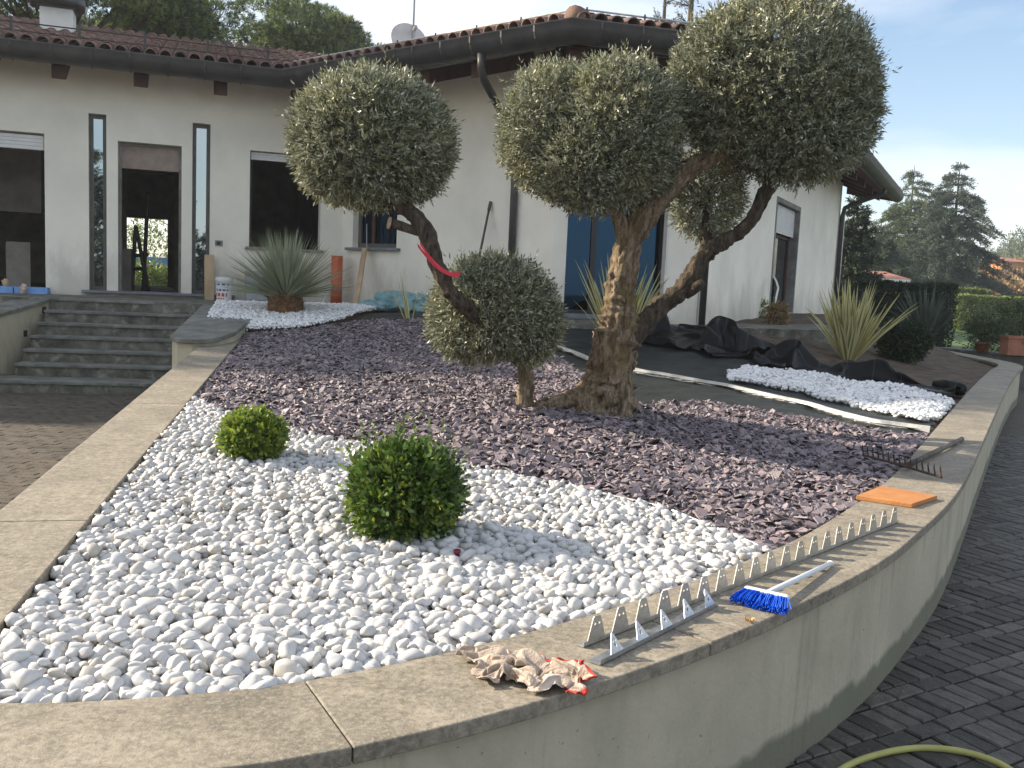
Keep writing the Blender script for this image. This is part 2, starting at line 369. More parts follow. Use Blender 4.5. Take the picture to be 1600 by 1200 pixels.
def barkmat(name, light, dark, moss=None):
    mt = bpy.data.materials.new(name); mt.use_nodes = True; t = mt.node_tree; N = t.nodes; LK = t.links.new; b = N['Principled BSDF']; b.inputs['Roughness'].default_value = .93; b.inputs['Specular IOR Level'].default_value = .2
    g = N.new('ShaderNodeNewGeometry')
    def nz(sc, st, det=8, dist=.6):
        mp = N.new('ShaderNodeMapping'); mp.inputs['Scale'].default_value = st; LK(g.outputs['Position'], mp.inputs['Vector']); n = N.new('ShaderNodeTexNoise'); n.inputs['Scale'].default_value = sc; n.inputs['Detail'].default_value = det; n.inputs['Roughness'].default_value = .7; n.inputs['Distortion'].default_value = dist; LK(mp.outputs['Vector'], n.inputs['Vector']); return n.outputs['Fac']
    n1 = nz(9, (2.4, 2.4, .55)); n2 = nz(34, (1.6, 1.6, .5), 6); n3 = nz(3.2, (1, 1, .8), 4)
    r1 = N.new('ShaderNodeValToRGB'); e = r1.color_ramp.elements; e[0].position = .36; e[0].color = (*dark, 1); e[1].position = .66; e[1].color = (*light, 1); m_ = e.new(.5); m_.color = (*[(p + q) * .5 for p, q in zip(light, dark)], 1); LK(n1, r1.inputs['Fac'])
    mx = N.new('ShaderNodeMix'); mx.data_type = 'RGBA'; mx.blend_type = 'MULTIPLY'; mx.inputs['Factor'].default_value = .75; r2 = N.new('ShaderNodeMapRange'); r2.inputs['From Min'].default_value = .35; r2.inputs['From Max'].default_value = .6; r2.inputs['To Min'].default_value = .35; r2.inputs['To Max'].default_value = 1.15; LK(n2, r2.inputs['Value']); LK(r1.outputs['Color'], mx.inputs['A']); LK(r2.outputs['Result'], mx.inputs['B']); c = mx.outputs['Result']
    if moss:
        m2 = N.new('ShaderNodeMix'); m2.data_type = 'RGBA'; m2.inputs['B'].default_value = (*moss, 1); r3 = N.new('ShaderNodeMapRange'); r3.inputs['From Min'].default_value = .5; r3.inputs['From Max'].default_value = .66; r3.inputs['To Max'].default_value = .7; LK(n3, r3.inputs['Value']); LK(r3.outputs['Result'], m2.inputs['Factor']); LK(c, m2.inputs['A']); c = m2.outputs['Result']
    LK(c, b.inputs['Base Color'])
    ad = N.new('ShaderNodeMath'); ad.operation = 'MULTIPLY_ADD'; ad.inputs[1].default_value = .45; LK(n2, ad.inputs[0]); LK(n1, ad.inputs[2])
    bp = N.new('ShaderNodeBump'); bp.inputs['Strength'].default_value = 1.0; bp.inputs['Distance'].default_value = .05; LK(ad.outputs[0], bp.inputs['Height']); LK(bp.outputs['Normal'], b.inputs['Normal'])
    return mt
M['bark'] = barkmat('bark', (.54, .42, .285), (.11, .075, .048), (.22, .165, .07))
M['bark_dark'] = barkmat('bark_dark', (.19, .15, .11), (.04, .03, .022))
M['cut_wood'] = mat('cut_wood', (.38, .27, .17), .8, .2, 20)
M['olive_leaf'] = leafmat('olive_leaf', (.135, .15, .08), (.36, .375, .28), .2, .42, .34, .5)
M['olive_leaf_b'] = leafmat('olive_leaf_yellowish', (.225, .23, .105), (.40, .40, .28), .22, .42, .4, .5)
M['box_leaf'] = leafmat('box_leaf', (.06, .12, .014), (.09, .15, .04), .3, .35, .45, .5)
M['box_leaf_l'] = leafmat('box_leaf_light', (.20, .27, .03), (.21, .28, .07), .3, .38, .4, .5)
M['twig'] = mat('twig', (.12, .085, .055), .9, .3, 30)
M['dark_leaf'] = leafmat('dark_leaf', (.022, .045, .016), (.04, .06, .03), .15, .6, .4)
M['pine_leaf'] = leafmat('pine_needle', (.065, .10, .04), (.08, .11, .055), .25, .6, .45)
M['pine_light'] = leafmat('pine_needle_light', (.19, .25, .07), (.19, .24, .09), .3, .6, .4)
M['cedar_leaf'] = leafmat('cedar_needle', (.06, .09, .062), (.08, .11, .08), .2, .6, .45)
M['hedge_leaf'] = leafmat('hedge_leaf', (.15, .21, .04), (.17, .23, .06), .3, .5, .4)
M['agave'] = leafmat('spiky_leaf', (.26, .29, .17), (.30, .33, .22), .15, .5, .25)
M['yuc_green'] = leafmat('sword_leaf_green', (.17, .21, .06), (.19, .23, .09), .25, .45, .2)
M['yuc_yellow'] = leafmat('sword_leaf_margin', (.60, .56, .24), (.60, .57, .30), .3, .45, .15)
M['yuc_dark'] = leafmat('sword_leaf_grey', (.06, .085, .06), (.10, .13, .10), .2, .5, .25)
M['tile'] = mat('roof_tile', (.27, .15, .11), .85, .3, 9, .3, 60, coords='World', col2=(.17, .125, .105), rnd_amt=.25, extra=None)
M['tiles'] = mat('roof_tiles', (.27, .15, .11), .85, .3, 9, .3, 60, coords='World', col2=(.17, .125, .105), rnd_amt=.25, island=True)
M['gutter'] = mat('gutter', (.075, .072, .07), .45, .2, 3, .05, 30, coords='World', metal=.3)
M['timber'] = mat('timber', (.085, .04, .028), .75, .25, 6, .2, 40, coords='World')
M['soffit'] = mat('soffit', (.11, .035, .025), .75, .2, 5, .1, 40, coords='World')
M['frame_dark'] = mat('frame_dark', (.10, .095, .085), .5, .15, 6)
M['frame_black'] = mat('frame_black', (.012, .012, .014), .4, .15, 6)
M['frame_grey'] = mat('frame_grey', (.235, .23, .21), .8, .2, 5, .2, 60, coords='World')
M['shutter'] = mat('shutter', (.72, .72, .70), .5, .04, 4)
M['shutter_wood'] = mat('shutter_wood', (.33, .26, .215), .7, .12, 6, .1, 60, coords='World')
M['glass'] = glassmat('glass', (.34, .39, .41), .015, metal=1)
M['glass_blue'] = glassmat('glass_blue', (.014, .034, .065), .03, metal=1)
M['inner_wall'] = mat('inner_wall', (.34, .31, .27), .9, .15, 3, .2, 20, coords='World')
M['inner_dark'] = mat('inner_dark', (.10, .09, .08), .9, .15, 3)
M['wood'] = mat('wood', (.48, .35, .21), .75, .15, 5, .15, 60, stretch=(1, 1, .15))
M['orange_board'] = mat('orange_board', (.50, .225, .07), .8, .12, 8, .25, 120, col2=(.40, .16, .05))
M['orange_pipe'] = mat('orange_pipe', (.62, .13, .045), .45, .06, 5)
M['white_plastic'] = mat('white_plastic', (.76, .76, .74), .45, .04, 8)
M['grey_metal'] = mat('grey_metal', (.33, .36, .38), .5, .08, 6)
M['black'] = mat('black', (.02, .02, .02), .5, .1, 6)
M['blue_bag'] = mat('blue_bag', (.10, .30, .32), .4, .3, 9, .3, 30, col2=(.30, .42, .44))
M['blue_foam'] = mat('blue_foam', (.20, .38, .72), .7, .1, 6)
M['steel'] = mat('steel', (.52, .53, .54), .38, .12, 40, .05, 90, metal=.9)
M['steel_tan'] = mat('steel_tan', (.52, .50, .455), .45, .12, 40, .05, 90, metal=.75)
M['edging'] = mat('edging', (.50, .50, .48), .45, .2, 9, metal=.3)
M['bristle'] = mat('bristle', (.006, .09, .62), .4, .1, 12, island=True, rnd_amt=.4)
M['broom_white'] = mat('broom_white', (.66, .70, .74), .4, .05, 8)
M['rust'] = mat('rust', (.05, .03, .02), .9, .3, 30, .4, 120)
M['old_handle'] = mat('old_handle', (.10, .085, .07), .7, .25, 12, stretch=(1, 1, .2))
M['cloth'] = mat('cloth', (.46, .375, .30), .95, .15, 9, .35, 200, extra=blotch([((.34, .25, .18), 14), ((.68, .58, .50), 9)], lo=.53, hi=.66, amt=.75))
M['red_trim'] = mat('red_trim', (.50, .045, .03), .85, .15, 20, .3, 200)
M['ribbon'] = mat('ribbon', (.55, .02, .04), .5, .1, 12)
M['cap_red'] = mat('cap_red', (.16, .008, .03), .5, .1, 12)
M['hose'] = mat('hose', (.42, .40, .12), .5, .1, 10)
M['terracotta'] = mat('terracotta', (.40, .17, .10), .85, .15, 8, .2, 60)
M['orange_pot'] = mat('orange_pot', (.45, .13, .05), .7, .12, 8)
M['basket'] = mat('basket', (.22, .115, .05), .9, .4, 22, .9, 40)
M['white_paint'] = mat('white_paint', (.74, .73, .69), .9, .06, 4, coords='World')
M['grey_wall'] = mat('grey_wall', (.22, .225, .21), .9, .15, 3, .2, 30, coords='World')
M['dish'] = mat('dish', (.55, .54, .52), .6, .08, 6)
M['rail'] = mat('rail', (.05, .05, .045), .6, .15, 8)
M['brown_shrub'] = leafmat('dry_shrub', (.30, .20, .09), (.30, .22, .12), .2, .8, .35)
M['hill'] = mat('hill', (.16, .15, .09), .95, .3, .05, 0, coords='World', col2=(.07, .09, .05))
M['orange_house'] = mat('orange_house', (.60, .27, .09), .9, .08, 1, coords='World')
M['red_roof'] = mat('red_roof', (.30, .13, .09), .85, .2, 2, coords='World')
M['road'] = mat('pale_road', (.42, .42, .40), .9, .1, 1, coords='World')
M['dry_petal'] = mat('dry_petal', (.55, .33, .12), .9, .2, 40)
M['printed'] = mat('printed_red', (.5, .08, .06), .6, .1, 20)
M['printed_blue'] = mat('printed_blue', (.08, .10, .30), .6, .1, 20)

# ================================================================== THE SETTING
# ground sheet to the horizon
g = MB(); g.add([(-260, -90, -.03), (260, -90, -.03), (260, 270, -.03), (-260, 270, -.03)], [(0, 1, 2, 3)])
tag(g.obj('ground', M['ground']), kind='structure')

# planter wall outline (outer edge of the coping), fitted from the photograph on its top plane
OUT = catmull([(-1.55, 1.64), (-1.0, 1.66), (-.56, 1.77), (-.27, 1.90), (.14, 2.17), (.58, 2.54), (.99, 2.95), (1.39, 3.40), (1.77, 3.91), (2.45, 4.94), (3.68, 7.1), (4.95, 9.35), (6.25, 11.63), (7.4, 13.6), (8.46, 15.46), (8.75, 17.4), (8.9, 19.7)], 8)
def offset_poly(P, w):
    o = []
    for i in range(len(P)):
        t = P[min(i + 1, len(P) - 1)] - P[max(i - 1, 0)]; t = t / np.linalg.norm(t); o.append(P[i] + np.array([-t[1], t[0]]) * w)
    return np.array(o)
INN = offset_poly(OUT, .36)
LO0, LO1 = np.array([-1.55, 1.64]), np.array([-3.66, 11.4])       # left coping, outer edge
dl = (LO1 - LO0) / np.linalg.norm(LO1 - LO0); nl = np.array([dl[1], -dl[0]])
LI0, LI1 = LO0 + nl * .35, LO1 + nl * .35

pw = empty('planter_wall', (1.0, 3.0, 0))
tag(pw, 'long curved cream plastered planter wall with grey stone coping around the gravel bed', 'garden wall')
# plastered body, right/near side
WO = offset_poly(OUT, .035); WI = offset_poly(OUT, .30)
b = MB(); n = len(WO)
vs = [(*WO[i], 0) for i in range(n)] + [(*WO[i], .557) for i in range(n)] + [(*WI[i], .557) for i in range(n)] + [(*WI[i], 0) for i in range(n)]
fs = []
for i in range(n - 1):
    for k in range(4): fs.append((k * n + i, k * n + i + 1, ((k + 1) % 4) * n + i + 1, ((k + 1) % 4) * n + i))
fs += [(0, n, 2 * n, 3 * n), (n - 1, 4 * n - 1, 3 * n - 1, 2 * n - 1)]
b.add(vs, fs); b.obj('wall_body', M['cream_wall'], pw, smooth=False)
# body of the left side
lb0, lb1 = LO0 + nl * .035 + dl * .04, LO1 + nl * .035
b = MB(); q0, q1 = lb0 + nl * .26, lb1 + nl * .26
b.prism([lb1, lb0, q0, q1], 0, [lcop(lb1[1]) - .045, lcop(lb0[1]) - .045, lcop(q0[1]) - .045, lcop(q1[1]) - .045]); b.obj('wall_body', M['cream_wall'], pw)
# coping slabs: cut along the arc length
arc = np.concatenate([[0], np.cumsum(np.linalg.norm(np.diff(OUT, axis=0), axis=1))])
JOINTS = [.0, 1.285, 2.42, 3.5, 4.6, 5.7, 6.9, 8.1, 9.3, 10.6, 11.9, 13.2, 14.5, 15.8, 17.1, 18.4, 19.4, arc[-1]]
def at_arc(P, s): return np.array([np.interp(s, arc, P[:, 0]), np.interp(s, arc, P[:, 1])])
for j in range(len(JOINTS) - 1):
    a0, a1 = JOINTS[j] + .002, JOINTS[j + 1] - .002
    if a1 - a0 < .1: continue
    st = np.linspace(a0, a1, 9); o = MB(); dz = rnd.uniform(-.002, .002)
    po = [at_arc(OUT, q) for q in st]; pi = [at_arc(INN, q) for q in st]
    if j == 0: po[0] = LO0 + np.array([.002, .0]); pi[0] = LI0 + dl * .36
    nn = len(st); V_ = []
    for zz in (.557, .6 + dz):
        V_ += [(*p, zz) for p in po] + [(*p, zz) for p in pi]
    F_ = []
    for i in range(nn - 1):
        F_ += [(2 * nn + i, 2 * nn + i + 1, 3 * nn + i + 1, 3 * nn + i), (i + 1, i, nn + i, nn + i + 1), (i, i + 1, 2 * nn + i + 1, 2 * nn + i), (nn + i + 1, nn + i, 3 * nn + i, 3 * nn + i + 1)]
    F_ += [(0, 2 * nn, 3 * nn, nn), (nn - 1, 2 * nn - 1, 4 * nn - 1, 3 * nn - 1)]
    o.add(V_, F_); o.obj('coping_slab', M['coping'], pw, bevel=.004)
Ltot = np.linalg.norm(LO1 - LO0); cuts = np.linspace(.37, Ltot, 8)
for j in range(7):
    a0, a1 = cuts[j] + .002, cuts[j + 1] - .002
    p = [LO0 + dl * a1, LO0 + dl * a0, LI0 + dl * a0, LI0 + dl * a1]
    zt = [lcop(q[1]) + .001 * (j % 2) for q in p]
    MB().prism(p, [z - .043 for z in zt], zt).obj('coping_slab', M['coping'], pw, bevel=.004)
MB().prism([LO0 + dl * .37, LO0, LI0 + dl * .36, LI0 + dl * .37], .557, .5985).obj('coping_slab', M['coping'], pw, bevel=.003)

# soil / base of the bed (a grid following the slope)
bedpoly = [tuple(LO1 + nl * .2 - dl * .3), tuple(LO0 + nl * .2 + dl * .2)] + [tuple(p) for p in offset_poly(OUT, .2)[6:-1:2]] + [(8.6, 19.6), (5.4, 20), (2.6, 14.0), (1.5, 13.3), (.2, 13.4), (-2.6, 15.6), (-4.3, 15.2), (-4.3, 13.2)]
xs = np.arange(-4.5, 9.2, .14); ys = np.arange(1.5, 20.2, .14)
GX, GY = np.meshgrid(xs, ys); inside = inpoly(GX, GY, bedpoly)
nx_, ny_ = len(xs), len(ys)
GZ = bed(GX, GY) - .035
for iy in range(ny_):
    for ix in range(nx_):
        if inside[iy, ix]: GZ[iy, ix] += .02 * noise.noise(Vector((GX[iy, ix] * 1.5, GY[iy, ix] * 1.5, 0))) + .012 * noise.noise(Vector((GX[iy, ix] * 6, GY[iy, ix] * 6, 3)))
idx = np.arange(nx_ * ny_).reshape(ny_, nx_)
cell = inside[:-1, :-1] & inside[1:, :-1] & inside[:-1, 1:] & inside[1:, 1:]
Fq = np.stack([idx[:-1, :-1][cell], idx[:-1, 1:][cell], idx[1:, 1:][cell], idx[1:, :-1][cell]], 1)
tag(mk('bed_soil', mesh_np('bed_soil', np.stack([GX, GY, GZ], -1), Fq, mats=[M['soil']], smooth=True)), kind='structure')

# ------------------------------------------------------------------ paved drive on the right: pavers laid in a basket of rows
drv = MB(); drv.add([(-1.5, .2, -.022), (14, -1, -.022), (16, 30, -.022), (9.5, 30, -.022), (8.9, 19.7, -.022)] + [(p[0], p[1], -.022) for p in offset_poly(OUT, .1)[::-6]], [tuple(range(5 + len(OUT[::6])))])
drive = tag(drv.obj('driveway', M['joint']), kind='structure')
def brick_mesh(name, lx, ly, h, mt, bev=.006):
    x, y = lx / 2, ly / 2; b_ = bev
    vs = [(-x, -y, 0), (x, -y, 0), (x, y, 0), (-x, y, 0), (-x, -y, h - b_), (x, -y, h - b_), (x, y, h - b_), (-x, y, h - b_), (-x + b_, -y + b_, h), (x - b_, -y + b_, h), (x - b_, y - b_, h), (-x + b_, y - b_, h)]
    fs = [(8, 9, 10, 11)] + [(i, (i + 1) % 4, 4 + (i + 1) % 4, 4 + i) for i in range(4)] + [(4 + i, 4 + (i + 1) % 4, 8 + (i + 1) % 4, 8 + i) for i in range(4)]
    return vs, fs
Vb, Fb = brick_mesh('paver', .164, .079, .03, None)
pm = bpy.data.meshes.new('paver'); pm.from_pydata(Vb, [], Fb); pm.materials.append(M['paver'])
ang = R(31); ca, sa = math.cos(ang), math.sin(ang)
pav = []
# running layout: alternate a row of two stretchers laid across with a row laid along (as the photograph shows)
row = 0; v = -8.0
while v < 34:
    if row % 2 == 0:
        rot, ly, lx = 90, .172, .086
    else:
        rot, ly, lx = 0, .086, .172
    u = -12.0 + (.043 if row % 4 == 1 else (.086 if row % 4 == 3 else 0))
    while u < 22:
        cx, cy = u + lx / 2, v + ly / 2
        X = ca * cx - sa * cy; Y = sa * cx + ca * cy
        pav.append((X, Y, rot)); u += lx
    v += ly; row += 1
pav = np.array(pav)
outer_line = offset_poly(OUT, .16)
drive_poly = [(-1.4, .3)] + [tuple(p) for p in outer_line[2::3]] + [(9.2, 27), (15, 27), (13, 2), (5, .3)]
k = inpoly(pav[:, 0], pav[:, 1], drive_poly); pav = pav[k]
dd = np.hypot(pav[:, 0] - 0, pav[:, 1])
# keep what the frame can nearly see: right of the wall, inside a generous cone
azp = np.degrees(np.arctan2(pav[:, 0], pav[:, 1]))
vis = (azp < 40) & (azp > 18) & (dd > 2.4)
near = pav[vis & (dd < 13)]; near = near[np.argsort(np.hypot(near[:, 0], near[:, 1]))]
first, rest = near[:300], np.concatenate([near[300:], pav[~vis & (dd < 9) & (azp > -45)]])
for (X, Y, rot) in first:
    o = bpy.data.objects.new('paver', pm); COL.objects.link(o); o.parent = drive
    o.location = (X, Y, -.026 + rnd.uniform(-.003, .003)); o.rotation_euler = (rnd.gauss(0, .012), rnd.gauss(0, .012), ang + R(rot) + rnd.gauss(0, .012))
def place_many(Vb, Fb, T, name, mats, smooth=False):
    """T: list of (matrix3, location) arrays -> one mesh"""
    Vb = np.asarray(Vb, float); Rm = np.asarray([t[0] for t in T]); tl = np.asarray([t[1] for t in T])
    V = np.einsum('nij,vj->nvi', Rm, Vb) + tl[:, None, :]
    off = (np.arange(len(T)) * len(Vb))
    F4 = [f for f in Fb if len(f) == 4]; F3 = [f for f in Fb if len(f) == 3]
    A = (np.asarray(F4)[None] + off[:, None, None]).reshape(-1, 4) if F4 else None
    B = (np.asarray(F3)[None] + off[:, None, None]).reshape(-1, 3) if F3 else None
    return mesh_np(name, V.reshape(-1, 3), A, B, mats, smooth)
def rotz(a): c, s = math.cos(a), math.sin(a); return np.array([[c, -s, 0], [s, c, 0], [0, 0, 1]])
T = [(rotz(ang + R(r_) + rnd.gauss(0, .01)), (X, Y, -.026 + rnd.uniform(-.003, .003))) for X, Y, r_ in rest]
o = mk('pavers', place_many(Vb, Fb, T, 'pavers', [M['pavers']]), drive); tag(o, kind='stuff')
# court left of the planter: long mossy pavers seen at a grazing angle
cp = MB(); cp.add([(-14, 1.0, -.02), (-1.6, 1.0, -.02), tuple(LO1) + (-.02,), (-6.6, 13.2, -.02), (-14, 13.2, -.02)], [(0, 1, 2, 3, 4)])
court = tag(cp.obj('court_paving', M['ground']), kind='structure')
T = []; a2 = R(-9)
for iv in range(-20, 175):
    for iu in range(-95, 24):
        cx, cy = iu * .172 + (.086 if iv % 2 else 0), iv * .086
        X = math.cos(a2) * cx - math.sin(a2) * cy; Y = math.sin(a2) * cx + math.cos(a2) * cy
        if Y > 2.2 and Y < 12.6 and X > -9 and (X - LO0[0]) * nl[0] + (Y - LO0[1]) * nl[1] < -.02 and X > -.66 * Y - 1.5:
            T.append((rotz(a2 + rnd.gauss(0, .012)), (X, Y, -.024 + rnd.uniform(-.004, .003))))
Vc, Fcb = brick_mesh('paver', .1705, .0845, .03, None, .004)
tag(mk('pavers', place_many(Vc, Fcb, T, 'court_pavers', [M['court']]), court), kind='stuff')

# ================================================================== HOUSE
ZE = 4.66                                                   # top of the gutters
dL, dA, dB, dC = D2(71.3), None, D2(74.6), D2(27.1)
eb = pz(447, 112, ZE)[:2]; ec = pz(898, 33, ZE)[:2]; eg = pz(1406, 304, ZE)[:2]
dA = (ec - eb) / np.linalg.norm(ec - eb)
ebc = isect(ec, dB, eg, dC)
inn = lambda d: np.array([-d[1], d[0]])
LEN_L = 8.2
ea = eb - dL * LEN_L
wl = eb + inn(dL) * .9                                      # a point of the left wing's wall
nL = np.array([*(-inn(dL)), 0]); nA = np.array([*(-inn(dA)), 0]); nB = np.array([*(-inn(dB)), 0]); nC = np.array([*(-inn(dC)), 0])
la = pl(533, 440, [*wl, 0], nL)[:2]
ab = pl(862, 440, [*la, 0], nA)[:2]
bc = pl(1093, 420, [*ab, 0], nB)[:2]
cend = bc + dC * 13.0
lw0 = la - dL * (LEN_L - .1)
ZF, ZW = 1.12, 4.84                                         # floor, top of the walls
HP = 6.6
lback0, lbackr = lw0 + inn(dL) * HP, la + inn(dL) * HP
cback = cend + inn(dC) * 9
house = empty('house', (la[0], la[1], ZF))
tag(house, 'low white plastered house with tiled roof, under renovation, behind the garden', 'house')
def wall(p0, p1, z0, z1, th, holes, name='wall', mt='plaster', nside=None, jag=0):
    """front face runs p0->p1 (left to right seen from outside); holes: (s0,s1,za,zb)"""
    p0 = np.array(p0, float); p1 = np.array(p1, float); Ln = np.linalg.norm(p1 - p0); d = (p1 - p0) / Ln; nin = np.array([-d[1], d[0]])
    S_ = sorted(set([0, Ln] + [h[0] for h in holes] + [h[1] for h in holes])); Z_ = sorted(set([z0, z1] + [h[2] for h in holes] + [h[3] for h in holes]))
    S_ = [s for s in S_ if 0 <= s <= Ln]; Z_ = [z for z in Z_ if z0 <= z <= z1]
    solid = lambda i, j: 0 <= i < len(S_) - 1 and 0 <= j < len(Z_) - 1 and not any(h[0] - 1e-6 < (S_[i] + S_[i + 1]) / 2 < h[1] + 1e-6 and h[2] - 1e-6 < (Z_[j] + Z_[j + 1]) / 2 < h[3] + 1e-6 for h in holes)
    b = MB()
    P = lambda s, t, z: (*(p0 + d * s + nin * t), z)
    for i in range(len(S_) - 1):
        for j in range(len(Z_) - 1):
            if not solid(i, j): continue
            s0, s1, a0, a1 = S_[i], S_[i + 1], Z_[j], Z_[j + 1]
            b.add([P(s0, 0, a0), P(s1, 0, a0), P(s1, 0, a1), P(s0, 0, a1)], [(0, 1, 2, 3)])
            b.add([P(s0, th, a0), P(s1, th, a0), P(s1, th, a1), P(s0, th, a1)], [(3, 2, 1, 0)])
            if not solid(i - 1, j): b.add([P(s0, 0, a0), P(s0, th, a0), P(s0, th, a1), P(s0, 0, a1)], [(3, 2, 1, 0)])
            if not solid(i + 1, j): b.add([P(s1, 0, a0), P(s1, th, a0), P(s1, th, a1), P(s1, 0, a1)], [(0, 1, 2, 3)])
            if not solid(i, j - 1): b.add([P(s0, 0, a0), P(s1, 0, a0), P(s1, th, a0), P(s0, th, a0)], [(3, 2, 1, 0)])
            if not solid(i, j + 1): b.add([P(s0, 0, a1), P(s1, 0, a1), P(s1, th, a1), P(s0, th, a1)], [(0, 1, 2, 3)])
    return b.obj(name, M[mt], house)
def sz(x, y, p0, nn, d):
    q = pl(x, y, [*p0, 0], nn); return float(np.dot(q[:2] - p0, d)), float(q[2])
def onL(x, y): return sz(x, y, lw0, nL, dL)
def onA(x, y): return sz(x, y, la, nA, dA)
def onB(x, y): return sz(x, y, ab, nB, dB)
def onC(x, y): return sz(x, y, bc, nC, dC)
ZS = 1.17
sL1 = (onL(-190, 205)[0], onL(69, 208)[0]); zL1 = onL(40, 206)[1]
n1 = (onL(138, 176)[0], onL(166, 178)[0]); n1z = onL(140, 176)[1]
dr = (onL(184, 222)[0], onL(284, 228)[0]); drz = onL(234, 224)[1]
n2 = (onL(301, 193)[0], onL(329, 195)[0]); n2z = onL(310, 193)[1]
w3 = (onL(391, 237)[0], onL(503, 240)[0]); w3z = onL(420, 237)[1]; w3b = onL(440, 388)[1]
n2z = n1z = (n1z + n2z) / 2
wall(lw0, la, .9, ZW, .32, [(sL1[0], sL1[1], ZS, zL1), (n1[0], n1[1], ZS, n1z), (dr[0], dr[1], ZS, drz), (n2[0], n2[1], ZS, n2z), (w3[0], w3[1], w3b, w3z)])
wa = (onA(552, 330)[0], onA(621, 330)[0]); waz = (onA(585, 387)[1], onA(585, 292)[1])
wall(la, ab, .9, ZW, .30, [(wa[0], wa[1], waz[0], waz[1])])
db = (onB(883, 430)[0], onB(1040, 430)[0]); dbz = onB(940, 268)[1]
wall(ab, bc, .9, ZW, .34, [(db[0], db[1], ZS, dbz)])
wc = (onC(1205, 430)[0], onC(1243, 430)[0]); wcz = (1.2, onC(1224, 311)[1])
wall(bc, cend, .9, ZW, .30, [(wc[0], wc[1], wcz[0], wcz[1])])
# back and inner walls (seen only through the openings)
bd0 = sz(196, 340, lback0, nL, dL); bd1 = sz(262, 340, lback0, nL, dL)
wall(lback0, lbackr, .9, ZW, .3, [(bd0[0], bd1[0], ZF + .02, sz(230, 341, lback0, nL, dL)[1])], 'back_wall', 'inner_wall')
wall(lw0 + inn(dL) * HP, lw0, .9, ZW, .3, [], 'side_wall')
pmid = np.array([-1.5, 26.0])
wall(cend, cback, .9, ZW, .3, [], 'side_wall')
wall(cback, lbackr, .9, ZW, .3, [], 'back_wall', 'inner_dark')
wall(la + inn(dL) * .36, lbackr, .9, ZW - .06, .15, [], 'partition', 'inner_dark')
mid = (sL1[1] + n1[0]) / 2
wall(lw0 + dL * mid + inn(dL) * .36, lw0 + dL * mid + inn(dL) * (HP - .02), .9, ZW - .06, .12, [], 'partition', 'inner_wall')
xr = dr[1] + 1.1
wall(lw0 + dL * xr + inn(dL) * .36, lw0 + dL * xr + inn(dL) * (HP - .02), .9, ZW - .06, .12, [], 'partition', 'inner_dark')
# inner wall across the hall with a passage
hp = lw0 + inn(dL) * 3.6
h0 = sz(202, 330, hp, nL, dL); h1 = sz(268, 330, hp, nL, dL)
wall(hp + dL * (mid + .13), hp + dL * (xr - .01), .9, ZW - .08, .12, [(h0[0] - .05 - mid - .13, h1[0] + .05 - mid - .13, ZF, ZF + 2.25)], 'partition', 'inner_wall')
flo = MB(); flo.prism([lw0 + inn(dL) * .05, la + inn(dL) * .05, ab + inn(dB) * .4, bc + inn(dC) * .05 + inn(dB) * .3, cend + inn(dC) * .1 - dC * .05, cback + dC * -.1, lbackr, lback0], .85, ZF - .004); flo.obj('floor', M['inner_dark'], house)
cei = MB(); cei.prism([lw0, la, ab, bc, cend, cback, lbackr, lback0], ZW + .003, ZW + .06); cei.obj('ceiling', M['inner_wall'], house)

# roof: sloping planes with barrel tiles
PT = .27
ins = lambda p, d, o_: (p[0] + inn(d) * o_, p[1])
def ring(o_):
    a_ = ea + inn(dL) * o_
    b_ = isect(eb + inn(dL) * o_, dL, eb + inn(dA) * o_, dA); c_ = isect(ec + inn(dA) * o_, dA, ec + inn(dB) * o_, dB)
    d_ = isect(ebc + inn(dB) * o_, dB, ebc + inn(dC) * o_, dC); g_ = eg + inn(dC) * o_
    return [a_, b_, c_, d_, g_]
r0, r1 = ring(.02), ring(2.45)
roof = MB()
for i in range(4):
    z1 = ZE + .02 + 2.43 * PT
    roof.add([(*r0[i], ZE + .02), (*r0[i + 1], ZE + .02), (*r1[i + 1], z1), (*r1[i], z1)], [(0, 1, 2, 3)])
la5, lb5 = ea + inn(dL) * 5.6, isect(eb + inn(dL) * 5.6, dL, eb + inn(dA) * 5.6, dA)
z5 = ZE + .02 + 5.58 * PT; z1 = ZE + .02 + 2.43 * PT
roof.add([(*r1[0], z1), (*r1[1], z1), (*lb5, z5), (*la5, z5)], [(0, 1, 2, 3)])
roof.add([(*r1[1], z1), (*r1[2], z1), (*lb5, z5)], [(0, 1, 2)])
cb_ = cback + dC * .5
roof.add([(*r1[2], z1), (*r1[3], z1), (*r1[4], z1), (*cb_, z1 + .4), (*lb5, z5)], [(0, 1, 2, 3, 4)])
roof.add([(*la5, z5), (*lb5, z5), (*(lbackr + inn(dL) * .6), ZE + .3), (*(lback0 + inn(dL) * .6 - dL * .5), ZE + .3)], [(0, 1, 2, 3)])
roof.add([(*lb5, z5), (*cb_, z1 + .4), (*(lbackr + inn(dL) * .6), ZE + .3)], [(0, 1, 2)])
roof_o = roof.obj('roof', M['tiles'], house)
